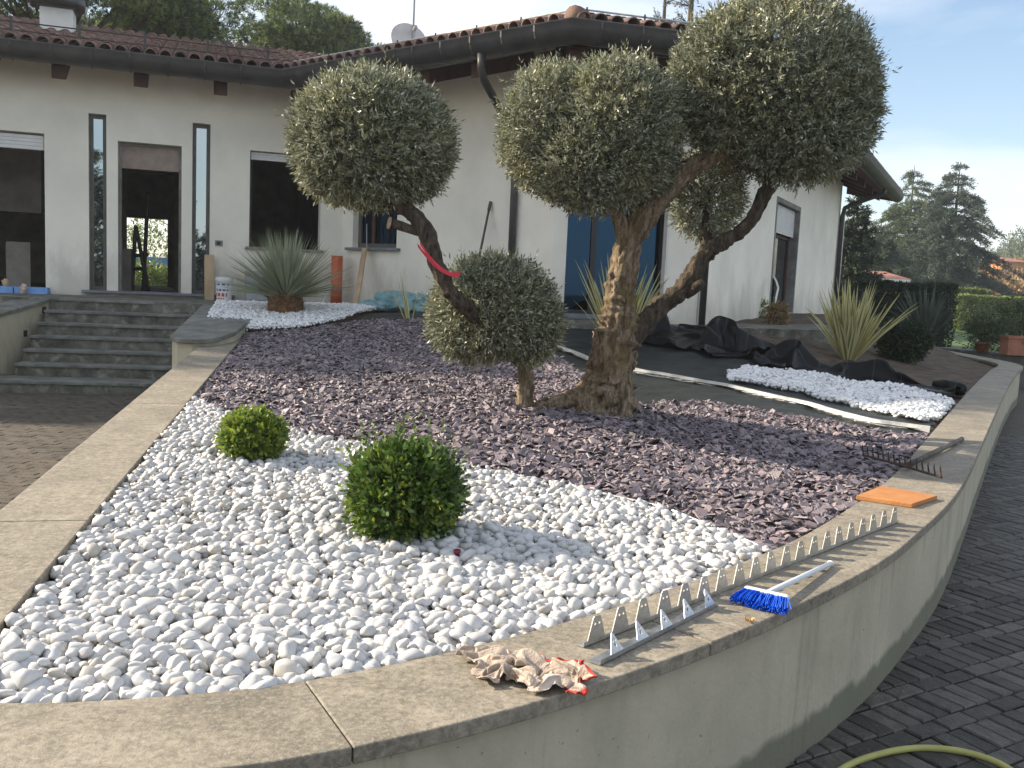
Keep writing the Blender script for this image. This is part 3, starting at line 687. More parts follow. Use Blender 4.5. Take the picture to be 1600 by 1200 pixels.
# barrel tile
def barrel(r, Ln, n=7):
    vs = []; 
    for s_, rr in ((0, r), (Ln, r * .86)):
        for ro in (rr, rr - .014):
            vs += [(ro * math.cos(math.pi * k / n), s_, ro * math.sin(math.pi * k / n)) for k in range(n + 1)]
    m_ = n + 1; fs = []
    for k in range(n):
        fs += [(k, k + 1, 2 * m_ + k + 1, 2 * m_ + k)[::-1], (m_ + k, m_ + k + 1, 3 * m_ + k + 1, 3 * m_ + k), (k, k + 1, m_ + k + 1, m_ + k)]
    return vs, fs
TV, TF = barrel(.092, .44)
tme = bpy.data.meshes.new('tile'); tme.from_pydata(TV, [], TF); tme.materials.append(M['tile']); tme.polygons.foreach_set('use_smooth', [True] * len(TF))
slope = math.atan(PT)
rg = ring(1.0); e_ = [ea, eb, ec, ebc, eg]
def tilerows(i, d, rows_all, single, pitch=.205):
    p0, p1 = e_[i], e_[i + 1]
    cl = float(np.dot(rg[i] - p0, d)); cr_ = float(np.dot(rg[i + 1] - p1, d))
    Ln = np.linalg.norm(p1 - p0); rest = []; rz = math.atan2(d[1], d[0])
    for c_ in range(-30, int(Ln / pitch) + 30):
        for r_ in range(rows_all):
            s_ = c_ * pitch + .1; t_ = -.06 + r_ * .36; tt = max(t_, 0)
            if s_ < cl * tt + .06 or s_ > Ln + cr_ * tt - .06: continue
            q = p0 + d * s_ + inn(d) * t_ * math.cos(slope)
            z_ = ZE + .03 + t_ * math.sin(slope) + .004 * (r_ % 2) + rnd.uniform(0, .006)
            Mx = Matrix.Rotation(rz, 3, 'Z') @ Matrix.Rotation(slope - .02, 3, 'X') @ Matrix.Rotation(rnd.gauss(0, .012), 3, 'Z')
            if single(s_, r_):
                o = bpy.data.objects.new('tile', tme); COL.objects.link(o); o.parent = roof_o
                o.matrix_local = Matrix.Translation(Vector((q[0], q[1], z_)) - Vector(house.location) * 0) @ Mx.to_4x4()
            else: rest.append((np.array(Mx), (q[0], q[1], z_)))
    return rest
rest = tilerows(0, dL, 15, lambda s_, r_: s_ > LEN_L - 4.6 and r_ < 4)
rest += tilerows(1, dA, 6, lambda s_, r_: r_ < 2)
rest += tilerows(2, dB, 3, lambda s_, r_: r_ < 2)
rest += tilerows(3, dC, 3, lambda s_, r_: False)
tag(mk('tiles', place_many(TV, TF, rest, 'tiles', [M['tiles']], True), roof_o), kind='stuff')
# the roof object sits at the world origin in world space, so its tiles keep world positions
# hip cap tile at the front corner
hc = MB(); vv = [ (r_[0], r_[1]) for r_ in (ring(.0)[2], ring(.6)[2])]
hc.tube([(vv[0][0], vv[0][1], ZE + .05), (vv[1][0], vv[1][1], ZE + .05 + .6 * PT)], [.13, .11], 12); hc.obj('hip_tile', M['tile'], roof_o, smooth=True)
# eave board, soffit and gutter
gut = [ea - dL * .05] + e_[1:4] + [eg]
def sweep(path, dirs, prof, name, mt, parent, smooth=True, z=ZE):
    """prof: (outward, up) points, mitred along the eave"""
    n = len(prof); V_ = []
    for i, p in enumerate(path):
        if i == 0: m_ = -inn(dirs[0])
        elif i == len(path) - 1: m_ = -inn(dirs[-1])
        else:
            a_, b_ = -inn(dirs[i - 1]), -inn(dirs[i]); m_ = (a_ + b_) / (1 + np.dot(a_, b_))
        V_ += [(*(p + m_ * u), z + w) for u, w in prof]
    F_ = [(i * n + j, (i + 1) * n + j, (i + 1) * n + j + 1, i * n + j + 1) for i in range(len(path) - 1) for j in range(n - 1)]
    b = MB(); b.add(V_, F_); return b.obj(name, mt, parent, smooth)
DIRS = [dL, dA, dB, dC]
gp = [(-.10, .0)] + [(-.02 + .115 * math.sin(a_) - .02, -.02 - .13 * (1 - math.cos(a_)) * 0 - .15 * math.sin(math.pi / 2 - a_) - .0) for a_ in np.linspace(-.9, 1.35, 9)] + [(.115, .0), (.125, .012), (.112, .018)]
gu = sweep(gut, DIRS, [(-.16, -.02), (-.16, -.20), (-.10, -.235), (-.03, -.235), (.04, -.205), (.09, -.15), (.115, -.08), (.12, -.01), (.13, .006), (.118, .014), (.105, .0), (.10, -.07), (.075, -.14), (.03, -.19)], 'gutter', M['gutter'], house)
for i in range(4):
    Ln = np.linalg.norm(gut[i + 1] - gut[i]); d = DIRS[i]
    for k in range(int(Ln / .52)):
        s_ = .3 + k * .52
        if i == 0 and s_ < LEN_L - 4.5: continue
        if i == 3 and k % 2: continue
        p = gut[i] + d * s_; oo = -inn(d)
        prof = [(-.165, -.19), (-.10, -.245), (-.03, -.245), (.045, -.214), (.098, -.155), (.125, -.08), (.13, -.005)]
        b = MB(); V_ = [(*(p + oo * u + d * w), ZE + z_) for w in (-.012, .012) for u, z_ in prof]; m_ = len(prof)
        b.add(V_, [(j, j + 1, m_ + j + 1, m_ + j) for j in range(m_ - 1)]); b.obj('bracket', M['gutter'], gu)
sf = MB()
wr = [lw0 - dL * .3, la, ab, bc, cend + dC * 1.2]
er = ring(.16); er[0] = er[0] - dL * 0
for i in range(4):
    sf.add([(*er[i], ZE - .2), (*er[i + 1], ZE - .2), (*wr[i + 1], ZW - .01), (*wr[i], ZW - .01)], [(3, 2, 1, 0)])
sf.obj('soffit', M['soffit'], house)
# boarded end of the right wing's eave
sf = MB(); sf.add([(*(eg - dC * .02), ZE - .23), (*(eg - dC * .02 + inn(dC) * 1.5), ZE + .02), (*(eg - dC * .02 + inn(dC) * 1.5), ZE + .34), (*(eg - dC * .02), ZE)], [(0, 1, 2, 3)]); sf.obj('barge_board', M['timber'], house)
# rafters: end faces found under the gutter
def rafter(pe, d, oh, w=.2, h=.2, back=.3):
    nin = inn(d); b = MB(); p = np.array(pe); zt = ZE - .2; rise = (ZW - ZE + .18) / oh
    V_ = []
    for t_ in (0, oh + back):
        for u in (-w / 2, w / 2):
            for dz in (-h - .0, -.004): V_.append((*(p + d * u + nin * t_), zt + t_ * rise * (1 if t_ == 0 else .95) + dz))
    b.add(V_, [(0, 1, 3, 2), (4, 6, 7, 5), (0, 4, 5, 1), (2, 3, 7, 6), (0, 2, 6, 4), (1, 5, 7, 3)]); b.obj('rafter', M['timber'], house, bevel=.008)
ohA = float(np.dot(la - eb, inn(dA))); ohB = float(np.dot(ab - ec, inn(dB))); ohC = float(np.dot(bc - eg, inn(dC)))
for x in (-150, -20, 92, 220, 345):
    q = pl(x, 110, [*(eb + inn(dL) * .34), 0], nL)[:2]; rafter(q, dL, .56)
for x in (560, 664, 745, 850):
    q = pl(x, 110, [*(eb + inn(dA) * .3), 0], nA)[:2]; rafter(q, dA, ohA - .3)
for s_ in (.9, 1.7):
    rafter(ec + dB * s_ + inn(dB) * .3, dB, ohB - .3)
for s_ in (1.2, 2.8, 4.4, 6.0, 7.6, 9.2, 10.8, 12.4, 14.0, 15.6):
    rafter(ebc + dC * s_ + inn(dC) * .3, dC, ohC - .3)
# hip / valley beams at the corners
for (p, q) in ((ring(.3)[1], la), (ring(.32)[2], ab), (ring(.32)[3], bc)):
    b = MB(); v = np.array(q) - np.array(p); ln = np.linalg.norm(v); v = v / ln; w_ = np.array([-v[1], v[0]]) * .11
    b.add([(*(p - w_), ZE - .44), (*(p + w_), ZE - .44), (*(p + w_), ZE - .21), (*(p - w_), ZE - .21), (*(q - w_), ZW - .32), (*(q + w_), ZW - .32), (*(q + w_), ZW - .03), (*(q - w_), ZW - .03)],
          [(0, 1, 2, 3), (7, 6, 5, 4), (0, 4, 5, 1), (1, 5, 6, 2), (2, 6, 7, 3), (3, 7, 4, 0)]); b.obj('corner_beam', M['timber'], house, bevel=.008)
# downpipes
def pipe(pts, r_, name='downpipe', mt='gutter', parent=None):
    b = MB(); b.tube(pts, r_, 10); return b.obj(name, M[mt], parent or house, smooth=True)
s1, _ = onA(803, 400); wp = la + dA * s1 - inn(dA) * .06
ge_ = pl(752, 95, [*(eb + inn(dA) * .0), 0], nA)
pipe([(*ge_[:2], ZE - .2), (*ge_[:2], ZE - .38), (*(ge_[:2] + (wp - ge_[:2]) * .08), ZE - .5), (*(ge_[:2] + (wp - ge_[:2]) * .92), ZE - 1.02), (*wp, ZE - 1.16), (*wp, ZE - 1.5), (*wp, 1.0)], .052)
wp = bc + inn(dB) * 0 - inn(dC) * .05 + dC * .06 - inn(dB) * .04
pipe([(*(bc - (bc - ebc) * .82), ZE - .22), (*(bc - (bc - ebc) * .8), ZE - .4), (*(bc + (ebc - bc) * .1), ZE - .8), (*wp, ZE - 1.0), (*wp, 1.0)], .05)
wp = cend - inn(dC) * .07 - dC * .12
ce = cend - inn(dC) * (ohC - .05) - dC * .1
pipe([(*ce, ZE - .24), (*ce, ZE - .34), (*(ce + (wp - ce) * .75), ZE - .62), (*(ce + (wp - ce) * .95), ZE - .72), (*wp, ZE - .95), (*wp, 1.0)], .06)
pipe([(*(wp + dC * .22 - inn(dC) * .02), ZE - .7), (*(wp + dC * .22 - inn(dC) * .02), 1.0)], .025, mt='shutter')

# ---- openings: frames, panes, shutters, sills
def bar(p0, d, s0, s1, t0, t1, z0, z1, name, mt, parent=None, bevel=0):
    nin = inn(d); P = lambda s, t: p0 + d * s + nin * t
    return MB().prism([P(s0, t0), P(s1, t0), P(s1, t1), P(s0, t1)], z0, z1).obj(name, M[mt], parent or house, bevel=bevel)
def frame(p0, d, s0, s1, z0, z1, t, w, th, name, mt, bottom=True):
    nin = inn(d); b = MB(); P = lambda s, q: p0 + d * s + nin * q
    def bx(a0, a1, b0, b1): b.prism([P(a0, t), P(a1, t), P(a1, t + th), P(a0, t + th)], b0, b1)
    bx(s0, s0 + w, z0, z1); bx(s1 - w, s1, z0, z1); bx(s0 + w, s1 - w, z1 - w, z1)
    if bottom: bx(s0 + w, s1 - w, z0, z0 + w)
    return b.obj(name, M[mt], house)
for (s0, s1), zt in ((n1, n1z), (n2, n2z)):
    f_ = frame(lw0, dL, s0 + .004, s1 - .004, ZS + .003, zt - .004, .10, .055, .06, 'window', 'frame_dark')
    bar(lw0, dL, s0 + .055, s1 - .055, .128, .14, ZS + .055, zt - .055, 'pane', 'glass', f_)
# door with half-drawn wooden shutter, threshold
f_ = frame(lw0, dL, dr[0] + .003, dr[1] - .003, ZS + .003, drz - .004, .14, .04, .12, 'door_frame', 'frame_grey', bottom=False)
sh = bar(lw0, dL, dr[0] + .044, dr[1] - .044, .17, .2, drz - .40, drz - .045, 'shutter_box', 'shutter_wood')
bar(lw0, dL, dr[0] + .046, dr[1] - .046, .15, .168, drz - .40, drz - .31, 'slat', 'shutter_wood', sh)
bar(lw0, dL, n1[0] - .1, n2[1] + .4, -.14, .2, ZF + .01, ZS + .001, 'threshold', 'slate_sill', bevel=.006)
# left opening: drawn-up white shutter
def shutter(p0, d, s0, s1, z0, z1, t, n):
    b = MB(); nin = inn(d); sh_ = bar(p0, d, s0, s1, t + .012, t + .03, z0, z1, 'shutter', 'shutter'); h = (z1 - z0) / n
    for i in range(n):
        bar(p0, d, s0 + .003, s1 - .003, t, t + .012, z0 + h * i + h * .08, z0 + h * (i + 1) - h * .08, 'slat', 'shutter', sh_, bevel=.003)
zz = onL(40, 232)[1]
shutter(lw0, dL, sL1[0] + .01, sL1[1] - .02, zz, zL1 - .03, .08, 4)
zz = onL(440, 252)[1]
shutter(lw0, dL, w3[0] + .015, w3[1] - .015, zz, w3z - .015, .09, 3)
bar(lw0, dL, w3[0] - .06, w3[1] + .06, -.06, .3, w3b - .045, w3b + .002, 'sill', 'frame_grey', bevel=.006)
# window of the middle wall
f_ = frame(la, dA, wa[0] + .003, wa[1] - .003, waz[0] + .003, waz[1] - .003, .12, .07, .08, 'window', 'frame_dark')
bar(la, dA, wa[0] + .07, wa[1] - .07, .15, .162, waz[0] + .07, waz[1] - .07, 'pane', 'glass_blue', f_)
bar(la, dA, wa[0] + .34, wa[0] + .40, .125, .185, waz[0] + .07, waz[1] - .07, 'mullion', 'timber', f_)
bar(la, dA, wa[0] - .10, wa[1] + .10, -.09, .12, waz[0] - .05, waz[0] - .004, 'sill', 'slate_sill', bevel=.01)
# big glazed door of the front bay
f_ = frame(ab, dB, db[0] + .004, db[1] - .004, ZS + .02, dbz - .004, .16, .05, .08, 'door', 'frame_black')
mid_ = (db[0] + db[1]) / 2
for a0, a1 in ((db[0] + .05, db[0] + .42), (db[0] + .50, db[1] - .05)):
    bar(ab, dB, a0, a1, .19, .205, ZS + .07, dbz - .05, 'pane', 'glass_blue', f_)
bar(ab, dB, db[0] + .42, db[0] + .50, .165, .235, ZS + .07, dbz - .05, 'mullion', 'frame_black', f_)
bar(ab, dB, db[0] - .05, db[1] + .05, -.1, .16, ZF, ZS + .018, 'threshold', 'slate_sill', bevel=.006)
bar(ab, dB, db[1] - .02, db[1] + .012, -.006, .02, ZS + .02, dbz, 'edge_strip', 'shutter')
# tall window of the right wall
fr = frame(bc, dC, wc[0], wc[1], wcz[0], wcz[1], -.012, .09, .2, 'window_surround', 'frame_grey', bottom=False)
zz = onC(1222, 364)[1]
shutter(bc, dC, wc[0] + .10, wc[1] - .10, zz, wcz[1] - .1, .09, 13)
f_ = frame(bc, dC, wc[0] + .10, wc[1] - .10, wcz[0] + .02, zz - .01, .17, .06, .07, 'window', 'timber')
bar(bc, dC, wc[0] + .16, wc[1] - .16, .2, .212, wcz[0] + .08, zz - .07, 'pane', 'glass', f_)
# small wall box beside the door
q = onL(342, 380); bar(lw0, dL, q[0] - .06, q[0] + .06, -.012, .02, q[1] - .045, q[1] + .045, 'socket_box', 'frame_grey')
bar(lw0, dL, q[0] - .035, q[0] + .025, -.0145, -.0125, q[1] - .025, q[1] + .025, 'socket_hole', 'black')

# roof furniture
ch = pl(91, 45, [*(eb + inn(dL) * 2.6), 0], nL); zc = ZE + 2.6 * PT
chim = tag(empty('chimney', (ch[0], ch[1], zc)), 'white plastered chimney with dark metal cap on the tiled roof', 'chimney')
rz = math.atan2(dL[1], dL[0])
zk = float(pl(91, 17, [*(eb + inn(dL) * 2.6), 0], nL)[2]); b = MB(); b.box((ch[0], ch[1], (zc - .25 + zk) / 2), (.50, .44, zk - zc + .25), rz); b.obj('shaft', M['white_paint'], chim, bevel=.01)
b = MB(); b.box((ch[0], ch[1], zk + .02), (.56, .5, .04), rz); b.obj('collar', M['gutter'], chim)
b = MB(); b.lathe([(.42, .0), (.43, .08), (.38, .30), (.36, .6), (.42, .62), (.2, .8), (.0, .84)], (ch[0], ch[1], zk + .04), 20); b.obj('cowl', M['gutter'], chim, smooth=True)
for k in range(8):
    a_ = 2 * math.pi * k / 8; b = MB(); b.box((ch[0] + .405 * math.cos(a_), ch[1] + .405 * math.sin(a_), zk + .32), (.02, .05, .5), a_); b.obj('rib', M['rail'], chim)
# snow rail of the left wing: posts and two rails
rl = tag(empty('snow_rail', (*eb, ZE)), 'thin dark metal snow rail along the edge of the left roof', 'rail')
off = .38
for k in range(9):
    p = eb - dL * (.25 + k * .9) + inn(dL) * off; z0 = ZE + off * PT + .06
    b = MB(); b.box((p[0], p[1], z0 + .12), (.035, .02, .30), rz); b.obj('post', M['rail'], rl)
for h_ in (.13, .25):
    b = MB(); b.tube([(*(eb - dL * 8.0 + inn(dL) * off), ZE + off * PT + h_), (*(eb - dL * .1 + inn(dL) * off), ZE + off * PT + h_)], .011, 6); b.obj('bar', M['rail'], rl)
rl = tag(empty('snow_rail', (*ec, ZE)), 'thin metal snow rail following the roof edge above the front corner', 'rail')
P_ = [ring(.25)[i] for i in (1, 2, 3)]; z0 = ZE + .25 * PT + .15
b = MB(); b.tube([(*p, z0) for p in P_], .012, 6); b.obj('bar', M['edging'], rl)
for i in range(2):
    Ln = np.linalg.norm(P_[i + 1] - P_[i])
    for k in range(int(Ln / .75) + 1):
        p = P_[i] + (P_[i + 1] - P_[i]) * min(1, (k * .75 + .1) / Ln)
        b = MB(); b.box((p[0], p[1], z0 - .07), (.02, .03, .2)); b.obj('post', M['rail'], rl)
# aerial and dish
am = pl(645, 70, [*(eb + inn(dA) * 3.2), 0], nA); za = ZE + .7
aer = tag(empty('aerial_mast', (am[0], am[1], za)), 'thin grey aerial mast rising from the roof beside the satellite dish', 'aerial')
b = MB(); b.tube([(am[0], am[1], za - .3), (am[0], am[1], za + 2.6)], .02, 8); b.obj('pole', M['grey_metal'], aer, smooth=True)
b = MB(); b.tube([(am[0] - .5, am[1], za + 2.45), (am[0] + .5, am[1] + .2, za + 2.45)], .012, 6)
for k in range(6):
    x_ = am[0] - .45 + k * .18; b.tube([(x_, am[1] - .2 + k * .04, za + 2.45), (x_, am[1] + .2 + k * .04, za + 2.45)], .006, 5)
b.obj('antenna', M['grey_metal'], aer)
dp = pl(637, 66, [*(eb + inn(dA) * 3.1), 0], nA)
dish = tag(empty('satellite_dish', (dp[0], dp[1], za)), 'grey satellite dish above the roof edge', 'satellite dish')
b = MB(); Rm = Matrix.Rotation(R(25), 3, 'Z') @ Matrix.Rotation(R(68), 3, 'X')
n = 24; V_ = []
for k, (r_, h_) in enumerate(((.0, 0), (.12, .01), (.24, .04), (.34, .085), (.345, .08), (.24, .03), (.12, .0), (0, -.01))):
    for j in range(n): V_.append(Vector((dp[0], dp[1], dp[2])) + Rm @ Vector((r_ * math.cos(2 * math.pi * j / n), r_ * math.sin(2 * math.pi * j / n), h_)))
b.add(V_, [(i * n + j, i * n + (j + 1) % n, (i + 1) * n + (j + 1) % n, (i + 1) * n + j) for i in range(7) for j in range(n)]); b.obj('reflector', M['dish'], dish, smooth=True)
b = MB(); b.tube([(dp[0], dp[1] + .03, dp[2]), (dp[0], dp[1] + .18, dp[2] - .1), (dp[0], dp[1] + .18, za - .35)], .022, 8); b.obj('mount', M['grey_metal'], dish)
b = MB(); v_ = Rm @ Vector((0, 0, 1)); b.tube([Vector(dp) + Rm @ Vector((0, -.33, .08)), Vector(dp) + v_ * .42], .012, 6); b.tube([Vector(dp) + v_ * .38, Vector(dp) + v_ * .48], .035, 8); b.obj('feed_arm', M['grey_metal'], dish)

# ---- terrace in front of the house and steps
tp = pz(975, 506, 1.1)[:2]; tq = pz(1350, 516, 1.1)[:2]
ter = MB()
lf = np.array([-6.42, 12.98]); rf = np.array([-3.95, 13.3])
ter.prism([lw0 - dL * 1.0 - inn(dL) * .1, np.array([-12.3, 11.7]), lf + np.array([-.5, -.3]), lf, rf, np.array([-3.3, 13.9]), la - inn(dA) * .75 + dL * -.2, ab - inn(dA) * .75 + np.array([-.1, -.1]), tp + np.array([-.35, -.12]), tp, tq, tq + np.array([.2, 2.5]), bc + dC * 6 + inn(dC) * .3, bc + inn(dC) * .3, ab + inn(dB) * .3, la + inn(dL) * .2, lw0 + inn(dL) * .2], -.01, ZF - .035)
tag(ter.obj('terrace', M['riser']), kind='structure')
ds = D2(80); outd = np.array([ds[1], -ds[0]])
stairs = tag(empty('stone_steps', (-5.2, 12.0, 0)), 'flight of seven weathered grey stone steps up to the entrance landing', 'steps')
RISE = (ZF - .035) / 7
base = np.array([-5.35, 13.10])
wl_, wr_ = -1.12, 1.75
TREAD = .29
for k in range(7):
    zt = RISE * (7 - k)                                     # k=0: landing edge
    f0 = k * TREAD + (.22 if k == 6 else 0)
    P = lambda u, t: base + ds * u + outd * t
    e0, e1 = wl_ - (.0 if k < 6 else .9), wr_
    o = MB().prism([P(e0, -.02 if k else -.25), P(e0, f0 - .03)[::1], P(e1, f0 - .03), P(e1, -.02 if k else -.25)], max(zt - RISE - .0, -.01), zt - .035).obj('step', M['riser'], stairs)
    MB().prism([P(e0 - .004, f0 - TREAD - (.24 if k == 6 else 0) - .005), P(e0 - .004, f0), P(e1, f0), P(e1, f0 - TREAD - (.24 if k == 6 else 0) - .005)], zt - .035, zt + (.002 if k else .004)).obj('tread', M['step_stone'], o, bevel=.006)
# flank walls
fl = tag(empty('flank_wall', (-6.6, 12, 0)), 'sloping cream flank wall with stone coping left of the steps', 'garden wall')
A0, A1 = np.array([-6.50, 13.05]), np.array([-6.46, 10.6])
w_ = np.array([-.36, -.02])
MB().prism([A0 + w_, A1 + w_, A1, A0], 0, [1.04, .74, .74, 1.04]).obj('wall_body', M['cream_wall'], fl)
e2 = np.array([.03, 0])
MB().prism([A0 + w_ - e2, A1 + w_ - e2 - [0, .04], A1 + e2 - [0, .04], A0 + e2], [1.043, .739, .739, 1.043], [1.09, .785, .785, 1.09]).obj('coping_slab', M['step_stone'], fl, bevel=.006)
for (x, y) in ((68, 484), (38, 521), (3, 563)):
    q = pl(x, y, [*A0, 0], [1, 0, 0]); b = MB(); b.box((q[0] + .002, q[1], q[2]), (.03, .09, .085)); b.obj('step_light', M['black'], fl)
fr_ = tag(empty('flank_pillar', (-3.5, 11, 0)), 'rounded cream pillar wall with dark stone slab right of the steps', 'garden wall')
_s1, _s2 = pz(330, 524, .87)[:2], pz(352, 479, 1.05)[:2]
cpts = [(-4.42, 13.15), (-4.05, 11.6), (-3.62, 9.75), (-3.50, 9.58), (-3.32, 9.54), (-3.2, 9.62), (-3.12, 9.85), (-3.10, 10.3), (-3.28, 11.6), (-3.62, 13.2)]
zsl = lambda p: .865 + (p[1] - 9.6) * (1.085 - .865) / 3.5
MB().prism(cpts, [zsl(p) - .05 for p in cpts], [zsl(p) for p in cpts]).obj('coping_slab', M['step_stone'], fr_, bevel=.008)
cc = np.mean(np.array(cpts), axis=0); cin = [tuple(cc + (np.array(p) - cc) * .955) for p in cpts]
MB().prism(cin, 0, [zsl(p) - .051 for p in cin]).obj('wall_body', M['cream_wall'], fr_)

# ================================================================== GRAVEL
rng = np.random.default_rng(11)
def scatter(poly, spacing, jitter=.0, dens=None, tries=1.0):
    """Poisson-like points inside a polygon: relaxed jittered grid"""
    P = np.array([p[:2] for p in poly]); x0, y0 = P.min(0); x1, y1 = P.max(0)
    hx = spacing; hy = spacing * .87
    gx, gy = np.meshgrid(np.arange(x0, x1, hx), np.arange(y0, y1, hy)); gx = gx + (np.arange(gx.shape[0]) % 2)[:, None] * hx / 2
    X = gx.ravel() + rng.uniform(-.42, .42, gx.size) * hx; Y = gy.ravel() + rng.uniform(-.42, .42, gy.size) * hy
    k = inpoly(X, Y, [tuple(p) for p in P]); return X[k], Y[k]
def rot_from(normal_tilt, n):
    """random rotations: any heading, small tilt"""
    a = rng.uniform(0, 2 * np.pi, n); tx = rng.normal(0, normal_tilt, n); ty = rng.normal(0, normal_tilt, n)
    ca, sa = np.cos(a), np.sin(a); Rz = np.zeros((n, 3, 3)); Rz[:, 0, 0] = ca; Rz[:, 0, 1] = -sa; Rz[:, 1, 0] = sa; Rz[:, 1, 1] = ca; Rz[:, 2, 2] = 1
    Rx = np.zeros((n, 3, 3)); Rx[:, 0, 0] = 1; Rx[:, 1, 1] = np.cos(tx); Rx[:, 1, 2] = -np.sin(tx); Rx[:, 2, 1] = np.sin(tx); Rx[:, 2, 2] = np.cos(tx)
    Ry = np.zeros((n, 3, 3)); Ry[:, 1, 1] = 1; Ry[:, 0, 0] = np.cos(ty); Ry[:, 0, 2] = np.sin(ty); Ry[:, 2, 0] = -np.sin(ty); Ry[:, 2, 2] = np.cos(ty)
    return Rx @ Ry @ Rz
def ico(sub):
    bm = bmesh.new(); bmesh.ops.create_icosphere(bm, subdivisions=sub, radius=1)
    V = np.array([v.co[:] for v in bm.verts]); F = np.array([[v.index for v in f.verts] for f in bm.faces]); bm.free(); return V, F
def pebble_shapes(sub, n):
    V, F = ico(sub); o = []
    for k in range(n):
        W = V.copy(); ax = np.array([1.0, rng.uniform(.62, .95), rng.uniform(.42, .72)]); sd = rng.uniform(0, 50)
        e = rng.uniform(.75, .95); W = np.sign(W) * np.abs(W) ** e
        W = W * ax
        for c in range(4):                                  # a few flattened facets, as on tumbled marble
            nv = rng.normal(size=3); nv /= np.linalg.norm(nv); dd = W @ nv; lim = rng.uniform(.55, .86) * dd.max(); W = W - np.outer(np.maximum(dd - lim, 0) * .75, nv)
        for i in range(len(W)): W[i] *= 1 + .13 * noise.noise(Vector(W[i] * 1.3) + Vector((sd, 0, 0)))
        o.append(W * .5)
    return o, F
def cloud(shapes, F, Rm, Pos, Sz, name, mats, smooth=True):
    n = len(Pos); pick = rng.integers(0, len(shapes), n); Vs = []; Fs = []; off = 0
    for k, Wb in enumerate(shapes):
        s = np.where(pick == k)[0]
        if not len(s): continue
        V = np.einsum('nij,vj->nvi', Rm[s], Wb) * Sz[s][:, None, None] + Pos[s][:, None, :]
        Vs.append(V.reshape(-1, 3)); Fs.append((F[None] + (off + np.arange(len(s)) * len(Wb))[:, None, None]).reshape(-1, F.shape[1])); off += V.shape[0] * V.shape[1]
    V = np.concatenate(Vs); Fa = np.concatenate(Fs)
    return mesh_np(name, V, Fa if F.shape[1] == 4 else None, Fa if F.shape[1] == 3 else None, mats, smooth)
B2 = lambda x, y: tuple(pt(x, y)[:2])
edge_ws = [(306, 623), (350, 648), (400, 662), (450, 674), (536, 692), (581, 700), (704, 729), (777, 740), (862, 757), (951, 777), (1037, 797), (1102, 823), (1150, 842), (1199, 863)]
EW = [B2(*p) for p in edge_ws]
inn_near = [tuple(p) for p in offset_poly(OUT, .372)]
# inner edge of the near coping from the left corner to the slate boundary
ic = min(range(len(inn_near)), key=lambda i: (inn_near[i][0] - EW[-1][0]) ** 2 + (inn_near[i][1] - EW[-1][1]) ** 2)
lcor = tuple(LI0 + nl * .012 + dl * .37)
white_poly = EW + inn_near[ic:5:-1] + [lcor]
lp = LI0 + nl * .012
white_poly = [tuple(lp + dl * np.dot(np.array(EW[0]) - lp, dl))] + EW[1:] + [p for p in inn_near[ic:6:-1]] + [lcor]
S3, F3_ = pebble_shapes(3, 14); S2, F2_ = pebble_shapes(2, 16); S1, F1_ = pebble_shapes(1, 10)
wb = tag(empty('white_pebble_bed', (-.2, 3.0, .55)), 'bed of large white marble pebbles in the near part of the planter', 'pebbles')
def pebble_layers(poly, sp, size, zoff, drop_under=True):
    X, Y = scatter(poly, sp); n = len(X)
    Sz = size * np.exp(rng.normal(0, .24, n)); Sz = np.clip(Sz, size * .55, size * 1.75)
    Z = bed(X, Y) + zoff + rng.normal(0, .005, n)
    return np.stack([X, Y, Z], 1), Sz
PB, SB = [], []
for zo, sp, sz_ in ((-.012, .037, .050), (.006, .0385, .049), (.019, .060, .048)):
    p_, s_ = pebble_layers(white_poly, sp, sz_, zo); PB.append(p_); SB.append(s_)
PB = np.concatenate(PB); SB = np.concatenate(SB)
# slight heaps and hollows
PB[:, 2] += np.array([.014 * noise.noise(Vector((p[0] * 3.2, p[1] * 3.2, 1.7))) for p in PB])
RB = rot_from(.38, len(PB))
dist = np.hypot(PB[:, 0], PB[:, 1])
top = PB[:, 2] - bed(PB[:, 0], PB[:, 1]) > .0
order = np.argsort(np.where(top, dist, dist + 50))
# individual pebbles: nearest in the frame
infr = [i for i in order if abs(math.degrees(math.atan2(PB[i, 0], PB[i, 1]))) < 29 and PB[i, 0] > -.56 * PB[i, 1]][:300]
pmesh = []
for W in S3[:12]:
    pmesh.append(mesh_np('pebble', W, None, F3_, [M['pebble']], True))
for i in infr:
    o = bpy.data.objects.new('pebble', pmesh[rng.integers(0, 12)]); COL.objects.link(o); o.parent = wb
    o.matrix_local = Matrix.Translation(Vector(PB[i]) - wb.location) @ (Matrix(RB[i].tolist()) * SB[i]).to_4x4()
rest_i = np.setdiff1d(np.arange(len(PB)), infr)
nr = rest_i[dist[rest_i] < 3.7]; fr2 = rest_i[dist[rest_i] >= 3.7]
me1 = cloud(S2, F2_, RB[nr], PB[nr], SB[nr], 'pebbles', [M['pebbles']]); tag(mk('pebbles', me1, wb), kind='stuff')
me1 = cloud(S1, F1_, RB[fr2], PB[fr2], SB[fr2], 'pebbles', [M['pebbles']]); tag(mk('pebbles', me1, wb), kind='stuff')
